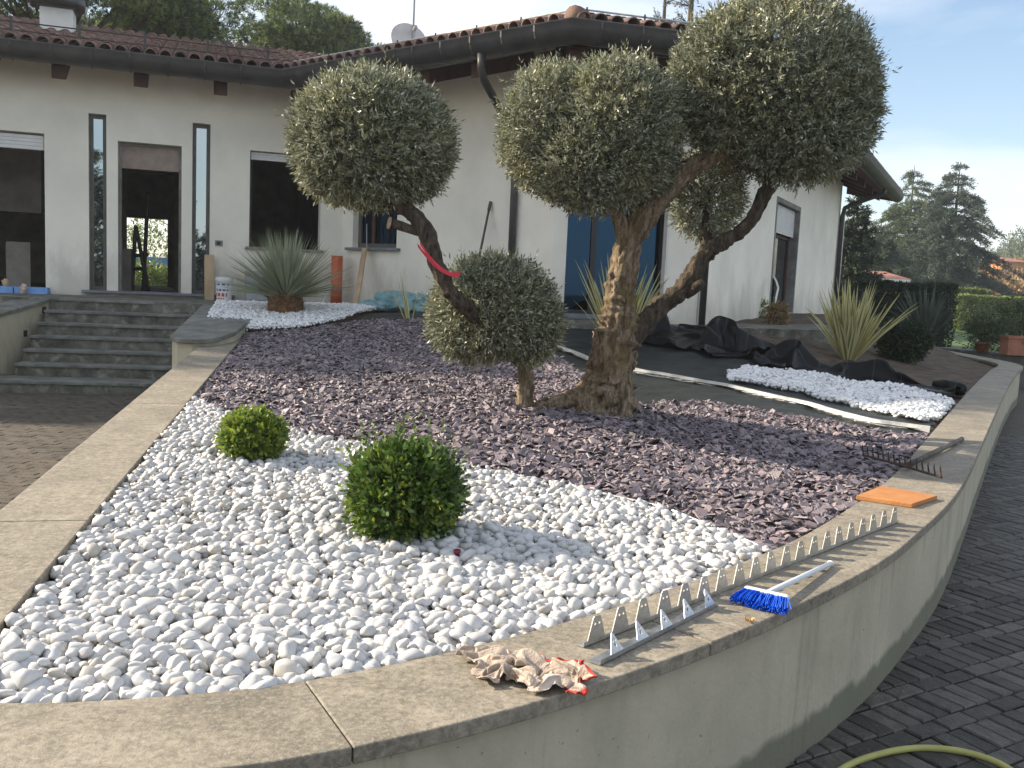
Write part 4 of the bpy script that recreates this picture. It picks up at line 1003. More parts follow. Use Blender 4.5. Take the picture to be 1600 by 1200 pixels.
# upper bed of small white pebbles and the strip beyond the metal edging
def small_bed(name, px, label, size=.05, sp=.042, heap=0, seedz=0, lift=0):
    poly = [B2(*p) for p in px]; Ps, Ss = [], []
    for zo in (-.006, .012):
        p_, s_ = pebble_layers(poly, sp, size, zo + heap * .5 + lift); Ps.append(p_); Ss.append(s_)
    P_ = np.concatenate(Ps); S_ = np.concatenate(Ss)
    if heap:
        P_[:, 2] += np.array([heap * noise.noise(Vector((p[0] * 2.2, p[1] * 2.2, seedz))) for p in P_])
    o = mk(name, cloud(S1, F1_, rot_from(.4, len(P_)), P_, S_, name, [M['gravel']])); tag(o, label, 'pebbles', kind='stuff'); return o
small_bed('white_gravel', [(316, 520), (377, 520), (430, 518), (480, 515), (537, 503), (587, 487), (570, 482), (480, 480), (400, 478), (340, 477)], 'fine white gravel around the spiky plant beside the steps', .045, .04, .0001, lift=.05)
small_bed('white_gravel', [(1135, 590), (1158, 578), (1195, 577), (1255, 584), (1330, 598), (1400, 609), (1445, 617), (1492, 629), (1470, 655), (1440, 660), (1380, 648), (1300, 628), (1240, 614), (1180, 603), (1143, 596)], 'strip of white gravel between metal edging and black plastic sheet', .055, .048, .05, 3)
# ---- slate chips
sl_px = [(306, 623), (372, 524)]
slate_poly = [tuple(lp + dl * np.dot(np.array(EW[0]) - lp, dl)), tuple(lp + dl * np.dot(np.array(B2(374, 523)) - lp, dl))] + [B2(*p) for p in [(420, 519), (470, 516), (520, 508), (556, 503), (587, 500), (630, 499), (665, 499), (720, 505), (790, 520), (840, 538), (880, 562), (907, 585), (940, 612), (985, 636), (1047, 630), (1100, 627), (1141, 634), (1204, 646), (1297, 659), (1360, 671), (1411, 680), (1449, 683)]]
ic2 = min(range(len(inn_near)), key=lambda i: (inn_near[i][0] - slate_poly[-1][0]) ** 2 + (inn_near[i][1] - slate_poly[-1][1]) ** 2)
slate_poly += inn_near[ic2:ic:-1] + EW[::-1]
def chip_shapes(n):
    o = []; Fq = None
    for k in range(n):
        m_ = 7; a = np.sort(rng.uniform(0, 2 * np.pi, m_) * .25 + np.arange(m_) / m_ * 2 * np.pi * 1.0); r = rng.uniform(.72, 1.1, m_)
        el = rng.uniform(.5, .85); t = rng.uniform(.07, .15)
        top = np.stack([np.cos(a) * r * .9, np.sin(a) * r * el * .9, np.full(m_, t) + rng.normal(0, .02, m_)], 1)
        bot = np.stack([np.cos(a) * r, np.sin(a) * r * el, np.full(m_, -t)], 1)
        V = np.concatenate([top, bot, [[0, 0, t * 1.05]]]) * .5
        tri = [(i, (i + 1) % m_, 2 * m_) for i in range(m_)]
        for i in range(m_): tri += [(m_ + i, m_ + (i + 1) % m_, (i + 1) % m_), (m_ + i, (i + 1) % m_, i)]
        o.append(V); Fq = np.array(tri)
    return o, Fq
CS, CF = chip_shapes(18)
sb = tag(empty('slate_chip_bed', (0, 6.5, .6)), 'bed of purple grey slate chips around the olive tree', 'slate chips')
PC, SC = [], []
for zo, sp, sz_ in ((-.020, .036, .062), (.000, .036, .060), (.016, .052, .058)):
    X, Y = scatter(slate_poly, sp); n = len(X)
    Sz = np.clip(sz_ * np.exp(rng.normal(0, .3, n)), .028, .105); PC.append(np.stack([X, Y, bed(X, Y) + zo + rng.normal(0, .004, n)], 1)); SC.append(Sz)
PC = np.concatenate(PC); SC = np.concatenate(SC)
PC[:, 2] += np.array([.016 * noise.noise(Vector((p[0] * 2.4, p[1] * 2.4, 5.7))) for p in PC])
RC = rot_from(.42, len(PC)); dist = np.hypot(PC[:, 0], PC[:, 1])
top = PC[:, 2] - bed(PC[:, 0], PC[:, 1]) > .006
ordr = np.argsort(np.where(top, dist, dist + 50))[:300]
cmesh = [mesh_np('slate_chip', W, None, CF, [M['slate']], False) for W in CS]
for i in ordr:
    o = bpy.data.objects.new('slate_chip', cmesh[rng.integers(0, len(cmesh))]); COL.objects.link(o); o.parent = sb
    o.matrix_local = Matrix.Translation(Vector(PC[i]) - sb.location) @ (Matrix(RC[i].tolist()) * SC[i]).to_4x4()
ri = np.setdiff1d(np.arange(len(PC)), ordr)
tag(mk('slate_chips', cloud(CS, CF, RC[ri], PC[ri], SC[ri], 'slate_chips', [M['slates']], False), sb), kind='stuff')

# ================================================================== MEMBRANE, SHEET, EDGING
def sheet(name, poly, mt, dz, step=.07, wr=.02, label='', cat='', fn=None):
    P = np.array(poly); x0, y0 = P.min(0); x1, y1 = P.max(0)
    xs = np.arange(x0 - step, x1 + step, step); ys = np.arange(y0 - step, y1 + step, step); X, Y = np.meshgrid(xs, ys); ins_ = inpoly(X, Y, poly)
    Z = bed(X, Y) + dz
    for iy in range(len(ys)):
        for ix in range(len(xs)):
            v = Vector((X[iy, ix] * .9 + .7 * Y[iy, ix], -X[iy, ix] * .55 + Y[iy, ix] * 2.4, 0))
            Z[iy, ix] += wr * abs(noise.noise(v * 1.6)) + wr * .5 * noise.noise(v * 4) + (fn(X[iy, ix], Y[iy, ix]) if fn else 0)
    idx = np.arange(X.size).reshape(X.shape); c = ins_[:-1, :-1] & ins_[1:, :-1] & ins_[:-1, 1:] & ins_[1:, 1:]
    F = np.stack([idx[:-1, :-1][c], idx[:-1, 1:][c], idx[1:, 1:][c], idx[1:, :-1][c]], 1)
    o = mk(name, mesh_np(name, np.stack([X, Y, Z], -1), F, mats=[mt], smooth=True)); tag(o, label, cat); return o
mpoly = [B2(*p) for p in [(560, 503), (560, 494), (640, 488), (760, 488), (880, 499), (990, 505), (1080, 512), (1150, 524), (1220, 545), (1300, 572), (1400, 600), (1490, 628), (1462, 668), (1455, 686), (1400, 692), (1297, 672), (1141, 650), (1047, 645), (985, 650), (900, 600), (840, 548), (760, 518), (665, 506)]]
sheet('weed_membrane', mpoly, M['membrane'], -.012, .06, .03, 'dark woven weed membrane sloping up from slate chips to the house', 'ground fabric')
# crumpled black plastic: a ridge along a path with folds
def drop_cloth(name, frames, nu, nv, fn, floor_pts, bend=.06, dist=.003, mass=.15, stiff=15):
    """let a gathered piece of cloth or foil fall and settle; returns its vertices and faces"""
    V_ = [fn(i / (nu - 1) - .5, j / (nv - 1) - .5) for i in range(nu) for j in range(nv)]
    F_ = [(i * nv + j, (i + 1) * nv + j, (i + 1) * nv + j + 1, i * nv + j + 1) for i in range(nu - 1) for j in range(nv - 1)]
    me = bpy.data.meshes.new(name); me.from_pydata(V_, [], F_); o = bpy.data.objects.new(name + '_sim', me); COL.objects.link(o)
    pm_ = bpy.data.meshes.new('rest'); pm_.from_pydata([(x, y, 0) for x, y in floor_pts] + [(x, y, -.3) for x, y in floor_pts], [], [(0, 1, 2, 3), (0, 4, 5, 1), (7, 6, 5, 4), (1, 5, 6, 2), (2, 6, 7, 3), (3, 7, 4, 0)]); p = bpy.data.objects.new('rest_sim', pm_); COL.objects.link(p)
    p.modifiers.new('c', 'COLLISION'); p.collision.thickness_outer = dist; p.collision.cloth_friction = 40
    m_ = o.modifiers.new('cl', 'CLOTH'); q = m_.settings; q.quality = 5; q.mass = mass; q.tension_stiffness = stiff; q.compression_stiffness = stiff; q.shear_stiffness = 5; q.bending_stiffness = bend; q.air_damping = 2
    cs = m_.collision_settings; cs.use_self_collision = True; cs.self_distance_min = dist; cs.distance_min = dist; cs.collision_quality = 2
    m_.point_cache.frame_start = 1; m_.point_cache.frame_end = frames + 1
    for f in range(1, frames + 1): scene.frame_set(f)
    r_ = bpy.data.meshes.new_from_object(o.evaluated_get(bpy.context.evaluated_depsgraph_get())); scene.frame_set(1)
    co = np.zeros(len(r_.vertices) * 3, np.float32); r_.vertices.foreach_get('co', co); bpy.data.objects.remove(o); bpy.data.objects.remove(p); bpy.data.meshes.remove(r_)
    return co.reshape(-1, 3).astype(float), np.array(F_)
def crumple(name, path_px, W, H, gx, gy, amp, per, seed, label, mt, nu=56, nv=36, taper=0, lift=None):
    """plastic sheet gathered along a path, fallen into folds"""
    C_ = catmull([pt(*p) for p in path_px], 10); ar = np.concatenate([[0], np.cumsum(np.linalg.norm(np.diff(C_[:, :2], axis=0), axis=1))]); Lp = ar[-1]
    def fn(u, v):
        k = 1 - taper * (u + .5); n1_ = noise.noise(Vector((u * 3, v * 2, seed))); n2_ = noise.noise(Vector((u * 6, v * 5, seed + 4)))
        a_ = amp * (lift(u + .5) if lift else 1)
        return (u * W * gx + .10 * n2_, v * H * gy * k + .08 * n1_, .02 + a_ + a_ * .8 * math.sin(u * W * gx * 6.283 / per + 3.0 * n1_) * (1 - abs(v) * .9) + a_ * .7 * math.cos(v * 6.283) + a_ * .5 * n2_)
    co, F_ = drop_cloth(name, 15, nu, nv, fn, [(-4, -4), (4, -4), (4, 4), (-4, 4)], bend=2.5, dist=.008, mass=.3, stiff=40)
    sc_ = Lp / (co[:, 0].max() - co[:, 0].min()); x_ = (co[:, 0] - co[:, 0].min()) * sc_; O_ = np.zeros_like(co)
    for i in range(len(co)):
        px_ = np.interp(x_[i], ar, C_[:, 0]); py2 = np.interp(x_[i], ar, C_[:, 1]); k = min(max(int(np.searchsorted(ar, x_[i])), 1), len(C_) - 1); t = C_[k][:2] - C_[k - 1][:2]; t = t / np.linalg.norm(t)
        X_, Y_ = px_ - t[1] * co[i, 1], py2 + t[0] * co[i, 1]; O_[i] = (X_, Y_, float(bed(X_, Y_)) + .012 + co[i, 2])
    o = mk(name, mesh_np(name, O_, F_, mats=[mt], smooth=True)); q = o.modifiers.new('sub', 'SUBSURF'); q.levels = 1; q.render_levels = 1
    o.modifiers.new('thick', 'SOLIDIFY').thickness = .003; tag(o, label, 'plastic sheet'); return o
crumple('plastic_sheet', [(1000, 520), (1045, 527), (1085, 531), (1120, 538), (1155, 549), (1185, 560)], 3.0, 2.3, .68, .60, .25, 1.05, 5.3, 'crumpled black plastic sheet heaped up behind the olive tree', M['black_sheet'], lift=lambda f: 1.15 - .5 * abs(f - .45))
crumple('plastic_sheet', [(1165, 560), (1215, 566), (1270, 577), (1330, 589), (1400, 601), (1460, 611), (1502, 619)], 5.2, 1.9, .84, .50, .24, 1.7, 6.1, 'long fold of black plastic sheet lying behind the strip of white gravel', M['black_sheet'], nu=84, nv=26, taper=.62, lift=lambda f: 1.15 - .75 * f)
rl_ = pt(1490, 617); b = MB(); b.tube([tuple(pt(1462, 607) + [0, 0, .05]), tuple(pt(1480, 612) + [0, 0, .07]), tuple(pt(1500, 618) + [0, 0, .065])], [.05, .075, .07], 14, wob=.2); tag(b.obj('plastic_roll', M['black_sheet'], smooth=True), 'rolled end of the black plastic sheet against the right coping', 'plastic sheet')
# metal edging strip in the ground
EP = catmull([pt(x, y) for x, y in [(856, 540), (880, 548), (905, 557), (928, 566), (998, 582), (1040, 589), (1100, 600), (1141, 607), (1200, 621), (1260, 634), (1300, 646), (1360, 661), (1400, 667), (1452, 674)]], 10)
ed = tag(empty('metal_edging', tuple(EP[0])), 'curved galvanised edging strip dividing membrane from white gravel', 'garden edging')
n = len(EP); V_ = []
for i in range(n):
    t = EP[min(i + 1, n - 1)] - EP[max(i - 1, 0)]; t[2] = 0; t /= np.linalg.norm(t); nn = np.array([-t[1], t[0], 0]); z0 = float(bed(EP[i][0], EP[i][1]))
    h = .036; lean = .012
    for o_, z_ in ((0, -.02), (lean, h), (lean + .012, h + .004), (.012, -.02)): V_.append(EP[i] * [1, 1, 0] + nn * o_ + np.array([0, 0, z0 + z_]))
F = [(i * 4 + j, (i + 1) * 4 + j, (i + 1) * 4 + (j + 1) % 4, i * 4 + (j + 1) % 4) for i in range(n - 1) for j in range(4)]
b = MB(); b.add(V_, F); b.obj('strip', M['edging'], ed, smooth=False)
for i in range(2, n - 3, 3):
    t = EP[i + 1] - EP[i - 1]; t[2] = 0; t /= np.linalg.norm(t); nn = np.array([-t[1], t[0], 0]); z0 = float(bed(EP[i][0], EP[i][1])); c_ = EP[i] * [1, 1, 0]
    b = MB(); w_ = .075
    b.add([c_ - t * w_ - nn * .004 + [0, 0, z0 + .004], c_ + t * w_ - nn * .004 + [0, 0, z0 + .004], c_ + t * w_ * .5 - nn * .07 + [0, 0, z0 + .02], c_ - t * w_ * .5 - nn * .07 + [0, 0, z0 + .02]], [(0, 1, 2, 3)])
    b.obj('tab', M['edging'], ed)
# edging line between slate and pebbles (only its lip shows)
E2 = catmull([(*p, float(bed(*p))) for p in EW[7:]], 6); b = MB()
b.tube([(p[0], p[1], p[2] + .012) for p in E2], .006, 6); tag(b.obj('edging_lip', M['edging']), 'thin metal lip between white pebbles and slate chips', 'garden edging')

# ================================================================== PLANTS
def unit(a): return a / np.maximum(np.linalg.norm(a, axis=-1, keepdims=True), 1e-9)
def leaf_cloud(P, Dr, Ln, W, fold=.18, hexa=False, nrm=None):
    """P base points, Dr directions, Ln lengths, W widths -> vertices, faces (one face per leaf)"""
    n = len(P); Dr = unit(Dr)
    up = nrm if nrm is not None else rng.normal(size=(n, 3))
    sd = unit(np.cross(Dr, up)); nm = np.cross(sd, Dr)
    Ln = np.broadcast_to(Ln, n)[:, None]; W = np.broadcast_to(W, n)[:, None]
    if hexa:
        pts = [P, P + Dr * Ln * .3 + sd * W * .5 + nm * W * fold, P + Dr * Ln * .72 + sd * W * .46 + nm * W * fold, P + Dr * Ln, P + Dr * Ln * .72 - sd * W * .46 + nm * W * fold, P + Dr * Ln * .3 - sd * W * .5 + nm * W * fold]
    else:
        pts = [P, P + Dr * Ln * .45 + sd * W * .5 + nm * W * fold, P + Dr * Ln, P + Dr * Ln * .45 - sd * W * .5 + nm * W * fold]
    k = len(pts); V = np.stack(pts, 1).reshape(-1, 3); F = np.arange(n * k).reshape(n, k); return V, F
def sphere_dirs(n): return unit(rng.normal(size=(n, 3)))
def shoots_to_leaves(B, Dr, SL, per, ll, lw, spread=.9, hexa=False):
    """every shoot carries `per` leaves along its length"""
    n = len(B); t = np.tile(np.linspace(.05, 1, per), (n, 1)); t = t + rng.uniform(-.05, .05, t.shape)
    Dr = unit(Dr); P = B[:, None] + Dr[:, None] * (t * np.broadcast_to(SL, n)[:, None])[..., None]
    pr = unit(np.cross(np.repeat(Dr[:, None], per, 1), rng.normal(size=(n, per, 3))))
    mixv = np.where(np.arange(per) == per - 1, .15, spread)[None, :, None]
    LD = Dr[:, None] * (1.0 - .25 * mixv) + pr * mixv
    m_ = n * per; L_ = ll * rng.uniform(.65, 1.2, m_); W_ = lw * rng.uniform(.75, 1.15, m_)
    return leaf_cloud(P.reshape(-1, 3), LD.reshape(-1, 3), L_, W_, hexa=hexa)
def crown_obj(name, lobes, parent, mats, n_sh, per, ll, lw, sl=.12, seed=1, bump=.10, lo=.55, hi=.97, hexa=False, upb=.25, light_share=.3, twigs=0, spread=.9, floor=None, tops=0):
    Vs, Fs, Mi, off = [], [], [], 0; tot = sum(l[1][0] * l[1][2] for l in lobes); TW = []
    for (c, r) in lobes:
        c = np.array(c, float); r = np.array(r, float); n = int(n_sh * r[0] * r[2] / tot); d = sphere_dirs(n)
        if floor is not None: d[:, 2] = np.where(d[:, 2] < floor, np.abs(d[:, 2]) * .4 + floor, d[:, 2]); d = unit(d)
        bmp = np.array([1 + bump * noise.noise(Vector(q) * 2.6 + Vector((seed, 0, 0))) + bump * .6 * noise.noise(Vector(q) * 6 + Vector((0, seed, 0))) for q in d])
        fr = (lo + (hi - lo) * rng.uniform(0, 1, n) ** .45) * bmp
        B = c + d * r * fr[:, None]
        Dr = d + rng.normal(0, .45, (n, 3)) + np.array([0, 0, upb])
        SL = sl * rng.uniform(.6, 1.3, n)
        if tops: SL = SL * (1 + tops * (rng.uniform(0, 1, n) < .06) * (d[:, 2] > .2))
        V, F = shoots_to_leaves(B, Dr, SL, per, ll, lw, spread, hexa)
        Vs.append(V); Fs.append(F + off); off += len(V)
        pick = np.array([noise.noise(Vector(q * 3.0)) for q in B]) * .8 + rng.normal(0, .25, n) > (.5 - light_share)
        Mi.append(np.repeat(pick.astype(int), per))
        if twigs:
            for q in range(min(twigs, n)): TW.append((c + (B[q] - c) * .25, B[q]))
    o = mk(name, mesh_np(name, np.concatenate(Vs), np.concatenate(Fs), mats=mats, smooth=True, mi=np.concatenate(Mi)), parent)
    return o, TW
def twig_obj(TW, parent, r0=.012, name='twigs', mt='twig', sag=0):
    b = MB()
    for a_, c_ in TW:
        m_ = (np.array(a_) + np.array(c_)) / 2 + rng.normal(0, .04, 3) * np.linalg.norm(np.array(c_) - np.array(a_)); b.tube([a_, m_, c_], [r0, r0 * .7, r0 * .3], 4, cap=False)
    return tag(b.obj(name, M[mt], parent), kind='stuff')
def limb(P, rad, n=18, ridge=.1, wob=.22, seed=0, res=7, fis=.10):
    """organic trunk or limb: path with radii, ridged and knotted"""
    Q = catmull([list(p) + [r] for p, r in zip(P, rad)], res); b = MB(); k = len(Q); V_ = []
    t0 = Vector(Q[1][:3] - Q[0][:3]).normalized(); up = Vector((0, 1, 0)) if abs(t0.y) < .8 else Vector((1, 0, 0)); nx = t0.cross(up).normalized()
    for i in range(k):
        t = Vector(Q[min(i + 1, k - 1)][:3] - Q[max(i - 1, 0)][:3]).normalized(); nx = (nx - t * nx.dot(t)).normalized(); ny = t.cross(nx); p = Vector(Q[i][:3]); r_ = max(Q[i][3], .002)
        tw = i * .05
        for j in range(n):
            a_ = 2 * math.pi * j / n; dv = nx * math.cos(a_) + ny * math.sin(a_)
            q = p + dv * r_
            w = 1 + wob * noise.noise(q * (1.3 / max(r_, .05) * .55) + Vector((seed, 0, 0))) + ridge * math.sin(5 * a_ + 3 * noise.noise(p * 2.0 + Vector((seed, 1, 0))) + tw) * noise.noise(Vector((a_ * 1.5, i * .12, seed))) * 2 + .05 * noise.noise(q * 28) - fis * max(0, 1 - 4.5 * abs(noise.noise(Vector((math.cos(a_) * 2.3 + .25 * math.sin(i * .21), math.sin(a_) * 2.3, i * .07 + seed))))) + .05 * noise.noise(q * 13)
            V_.append(p + dv * r_ * w)
    F_ = [(i * n + j, i * n + (j + 1) % n, (i + 1) * n + (j + 1) % n, (i + 1) * n + j) for i in range(k - 1) for j in range(n)] + [tuple(range(n - 1, -1, -1)), tuple((k - 1) * n + j for j in range(n))]
    b.add(V_, F_); return b
PXM = 1 / FPX
# ------------------------------------------------------------------ olive tree
ob = pt(945, 644); OY = float(ob[1])
olive = tag(empty('olive_tree', (ob[0], ob[1], float(bed(ob[0], ob[1])))), 'gnarled old olive tree clipped into cloud balls, standing in slate chips', 'tree')
def PP(lst, dy=0, fk=1.0):
    P, r_ = [], []
    for it in lst:
        x, y, w = it[:3]; Y = OY + dy + (it[3] if len(it) > 3 else 0); P.append(pY(x, y, Y)); r_.append(w * Y * PXM * (.97 if y > 600 else .84 if y > 540 else .76) * fk)
    return P, r_
P, r_ = PP([(943, 660, 60), (944, 640, 50), (948, 615, 46), (955, 580, 44), (960, 545, 42), (966, 500, 38), (970, 450, 31), (977, 405, 28), (990, 365, 28), (1012, 330, 27), (1045, 295, 24), (1080, 262, 20), (1125, 238, 15), (1170, 205, 10), (1210, 160, 6)])
tr = limb(P, r_, 72, .16, .30, 2, 12, .16).obj('trunk', M['bark'], olive, smooth=True)
for (x0, y0, lst) in ((0, 0, [(925, 655, 26, -.10), (922, 625, 22, -.09), (930, 590, 14, -.06), (942, 555, 6, 0)]), (0, 0, [(968, 655, 24, -.12), (972, 620, 19, -.10), (972, 570, 12, -.08), (968, 520, 5, -.04)]), (0, 0, [(905, 650, 22, .02), (912, 622, 20, .02), (925, 585, 12, .02), (940, 540, 5, 0)])):
    P, r_ = PP(lst); limb(P, r_, 30, .14, .3, 5, 9, .15).obj('root_buttress', M['bark'], olive, smooth=True)
P, r_ = PP([(925, 618, 20), (897, 622, 16, -.03), (868, 630, 13, -.05), (840, 640, 12, -.03), (815, 652, 9, 0)]); limb(P, r_, 18, .12, .3, 7).obj('surface_root', M['bark'], olive, smooth=True)
P, r_ = PP([(978, 395, 16), (968, 345, 15, -.08), (950, 300, 12, -.12), (925, 250, 8, -.1), (905, 200, 4, -.1)]); limb(P, r_, 16, .1, .25, 9).obj('limb', M['bark'], olive, smooth=True)
P, r_ = PP([(975, 545, 24), (1000, 510, 27, .04), (1035, 478, 26, .1), (1070, 447, 24, .14), (1092, 412, 22, .16), (1112, 388, 21, .16), (1150, 366, 17, .14), (1178, 337, 17, .1), (1194, 305, 17, .06), (1207, 275, 16, .04), (1225, 230, 11, 0), (1235, 180, 7, 0)], 0, .82)
limb(P, r_, 36, .14, .34, 12, 10, .12).obj('limb', M['bark_dark'], olive, smooth=True)
P, r_ = PP([(1072, 462, 10, .12), (1088, 449, 10, .07), (1099, 441, 8, .04)]); limb(P, r_, 14, .1, .25, 14).obj('stub', M['bark_dark'], olive, smooth=True)
P, r_ = PP([(1106, 392, 12, .18), (1103, 365, 11, .2), (1104, 330, 9, .2), (1106, 295, 5, .2)]); limb(P, r_, 12, .1, .25, 15).obj('limb', M['bark_dark'], olive, smooth=True)
# small leaning stem with the two left balls
P, r_ = PP([(819, 655, 20), (820, 635, 16), (822, 600, 15), (819, 570, 14), (812, 545, 12), (800, 515, 8, -.12), (790, 480, 5, -.2)], -.05); limb(P, r_, 20, .12, .25, 17).obj('small_stem', M['bark'], olive, smooth=True)
P, r_ = PP([(815, 568, 12), (790, 540, 13, -.2), (758, 507, 15, -.5), (728, 480, 15, -.72), (703, 455, 16, -.8), (690, 430, 16, -.8), (678, 400, 16, -.78), (668, 370, 16, -.72), (655, 345, 16, -.66), (632, 326, 15, -.58), (600, 318, 12, -.5), (578, 285, 8, -.5), (570, 230, 4, -.5)])
limb(P, r_, 30, .14, .34, 21, 10, .12).obj('limb', M['bark_dark'], olive, smooth=True)
P, r_ = PP([(658, 362, 10, -.66), (632, 355, 10, -.68), (612, 349, 10, -.7)]); st_ = limb(P, r_, 14, .05, .12, 23).obj('stub', M['bark_dark'], olive, smooth=True)
c_ = pY(609.5, 348.5, OY - .705); b = MB(); b.tube([c_, c_ + np.array([-.012, -.004, .002])], [.042, .04], 14); b.obj('cut_face', M['cut_wood'], st_)
def LB(x, y, rx, rz, dy=0, ry=None):
    Y = OY + dy; c = pY(x, y, Y); k_ = Y * PXM * .92; return (c, (rx * k_, (ry or rx) * k_, rz * k_))
OM = [M['olive_leaf'], M['olive_leaf_b']]
ck = dict(per=9, ll=.042, lw=.0115, sl=.075, bump=.07, tops=.9)
for nm, lobes, ns, sd in (('crown', [LB(580, 219, 128, 108, -.5), LB(530, 226, 72, 86, -.56), LB(636, 230, 70, 84, -.48)], 10500, 1),
                          ('crown', [LB(868, 205, 88, 104, -.02), LB(962, 205, 104, 116, -.16), LB(925, 258, 98, 74, -.18), LB(1005, 262, 52, 62, .05)], 13000, 2),
                          ('crown', [LB(1214, 128, 152, 140, .12), LB(1128, 128, 82, 108, -.02), LB(1302, 160, 72, 110, .05), LB(1245, 205, 112, 82, .02)], 15500, 3),
                          ('crown', [LB(1105, 305, 55, 72, .35)], 1300, 4),
                          ('crown', [LB(772, 480, 98, 80, -.26), LB(740, 500, 70, 68, -.2), LB(825, 508, 50, 60, -.24)], 7600, 5)):
    o, TW = crown_obj(nm, lobes, olive, OM, ns, seed=sd * 3.7, twigs=28, **ck)
    twig_obj(TW, olive, .011)
# red ribbon tied round the limb
rb = tag(empty('red_ribbon', tuple(pY(680, 410, OY - .86))), 'red ribbon tied round the leaning olive limb', 'ribbon')
for pts_ in ([(652, 383), (662, 396), (676, 412), (692, 424), (708, 430), (718, 426)], [(656, 380), (668, 398), (684, 416), (700, 427), (716, 430)]):
    b = MB(); Q = catmull([pY(x, y, OY - .885) + np.array([0, .004 * i, 0]) for i, (x, y) in enumerate(pts_)], 5); V_ = []
    for i, q in enumerate(Q): V_ += [q + [0, 0, .014], q + [.004, -.004, -.012]]
    b.add(V_, [(2 * i, 2 * i + 1, 2 * i + 3, 2 * i + 2) for i in range(len(Q) - 1)]); o = b.obj('band', M['ribbon'], rb); s_ = o.modifiers.new('s', 'SOLIDIFY'); s_.thickness = .002
# ------------------------------------------------------------------ box balls on the pebbles
def boxball(px, py_, wpx, hpx, label, mats, ns, seed, ll, lw, hexa, tops, per=8, sl=.06, light=.3):
    g_ = pt(px, py_); c = g_.copy(); Y = g_[1]; rx = wpx / 2 * Y * PXM; rz = hpx / 2 * Y * PXM
    c[2] = g_[2] + rz * .92; root = tag(empty('box_shrub', (g_[0], g_[1] + rx * .55, float(bed(g_[0], g_[1])))), label, 'shrub', 'clipped box balls'); c[1] += rx * .55
    o, TW = crown_obj('foliage', [(c, (rx * .9, rx * .9, rz * .9)), (c + [0, 0, rz * .12], (rx * .8, rx * .8, rz * .82))], root, mats, ns, per, ll, lw, sl=sl, seed=seed, bump=.13, lo=.45, hexa=hexa, tops=tops, light_share=light, twigs=60, spread=.85, upb=.4)
    twig_obj(TW, root, .006)
    b = MB(); b.tube([(c[0], c[1], float(bed(c[0], c[1])) - .05), (c[0] + .01, c[1], c[2] - rz * .5), (c[0], c[1], c[2])], [.022, .018, .01], 8); b.obj('stem', M['twig'], root)
boxball(624, 852, 178, 150, 'larger dark green box ball on the white pebbles', [M['box_leaf'], M['box_leaf_l']], 3900, 4, .026, .014, True, 1.3, light=.34)
boxball(389, 722, 88, 72, 'smaller light green box ball near the left coping', [M['box_leaf_l'], M['box_leaf']], 1300, 9, .030, .018, True, .3, sl=.05, light=.2)
# ------------------------------------------------------------------ spiky plant (fountain of thin leaves on a short trunk)
def blade(b, base, d, Ln, w, droop, seg=6, mi=(0,), up=None):
    d = Vector(d).normalized(); sd = d.cross(Vector((0, 0, 1)));
    sd = sd.normalized() if sd.length > .01 else Vector((1, 0, 0)); p = Vector(base); V_ = []; nc = len(mi) + 1
    sd = (sd + Vector((rnd.gauss(0, .4), rnd.gauss(0, .4), rnd.gauss(0, .4)))).normalized(); sd = (sd - d * sd.dot(d)).normalized()
    for i in range(seg + 1):
        t = i / seg; ww = w * (1 - t ** 2.2) * (.55 + .45 * min(1, t * 4)) + .0008
        for c_ in range(nc):
            u = c_ / (nc - 1) * 2 - 1; V_.append(p + sd * ww * u * .5 + d.cross(sd) * ww * .22 * abs(u))
        p = p + d * (Ln / seg); d = (d + Vector((0, 0, -droop / seg * (1 + t)))).normalized(); sd = (sd - d * sd.dot(d)).normalized()
    for c_ in range(nc - 1): b.add(V_ if c_ == 0 else [], [], 0)
    o_ = len(b.v) - len(V_)
    for i in range(seg):
        for c_ in range(nc - 1): b.f.append((o_ + i * nc + c_, o_ + i * nc + c_ + 1, o_ + (i + 1) * nc + c_ + 1, o_ + (i + 1) * nc + c_)); b.m.append(mi[c_])
sp = pt(446, 492); spz = float(bed(sp[0], sp[1])); mpx = sp[1] * PXM
spk = tag(empty('spiky_plant', (sp[0], sp[1], spz)), 'grey green fountain of narrow spiky leaves on a short brown trunk', 'plant')
b = MB(); prof = [(.19, -.03), (.205, .05), (.2, .12), (.195, .19), (.17, .25), (.1, .27)]; b.lathe([(r_ * 27 * mpx / .205, z * 34 * mpx / .25) for r_, z in prof], (sp[0], sp[1], spz), 28)
for i, v in enumerate(b.v): w = noise.noise(Vector(v) * 22) * .02; b.v[i] = (v[0] + w, v[1] + w, v[2])
tk = b.obj('trunk', M['basket'], spk, smooth=True)
for k in range(90):                                         # old leaf bases, like scales
    a_ = rnd.uniform(0, 6.28); z = rnd.uniform(.01, .2); rr = 27.5 * mpx
    q = MB(); q.add([(sp[0] + rr * math.cos(a_ - .09), sp[1] + rr * math.sin(a_ - .09), spz + z), (sp[0] + rr * math.cos(a_ + .09), sp[1] + rr * math.sin(a_ + .09), spz + z), (sp[0] + (rr + .028) * math.cos(a_), sp[1] + (rr + .028) * math.sin(a_), spz + z + .055)], [(0, 1, 2)]); q.obj('scale', M['basket'], tk)
b = MB(); hb = Vector((sp[0], sp[1], spz + .22))
for k in range(620):
    el = math.asin(rnd.uniform(.06, 1) ** .8); a_ = rnd.uniform(0, 6.283)
    d = Vector((math.cos(a_) * math.cos(el), math.sin(a_) * math.cos(el), math.sin(el)))
    blade(b, hb + d * .05, d, rnd.uniform(.78, .98) * (122 * mpx) * (1.04 - .12 * math.sin(el)), .018, .12 * rnd.uniform(.2, 1.6) * (1 - math.sin(el) * .6), 5)
b.obj('leaves', M['agave'], spk)
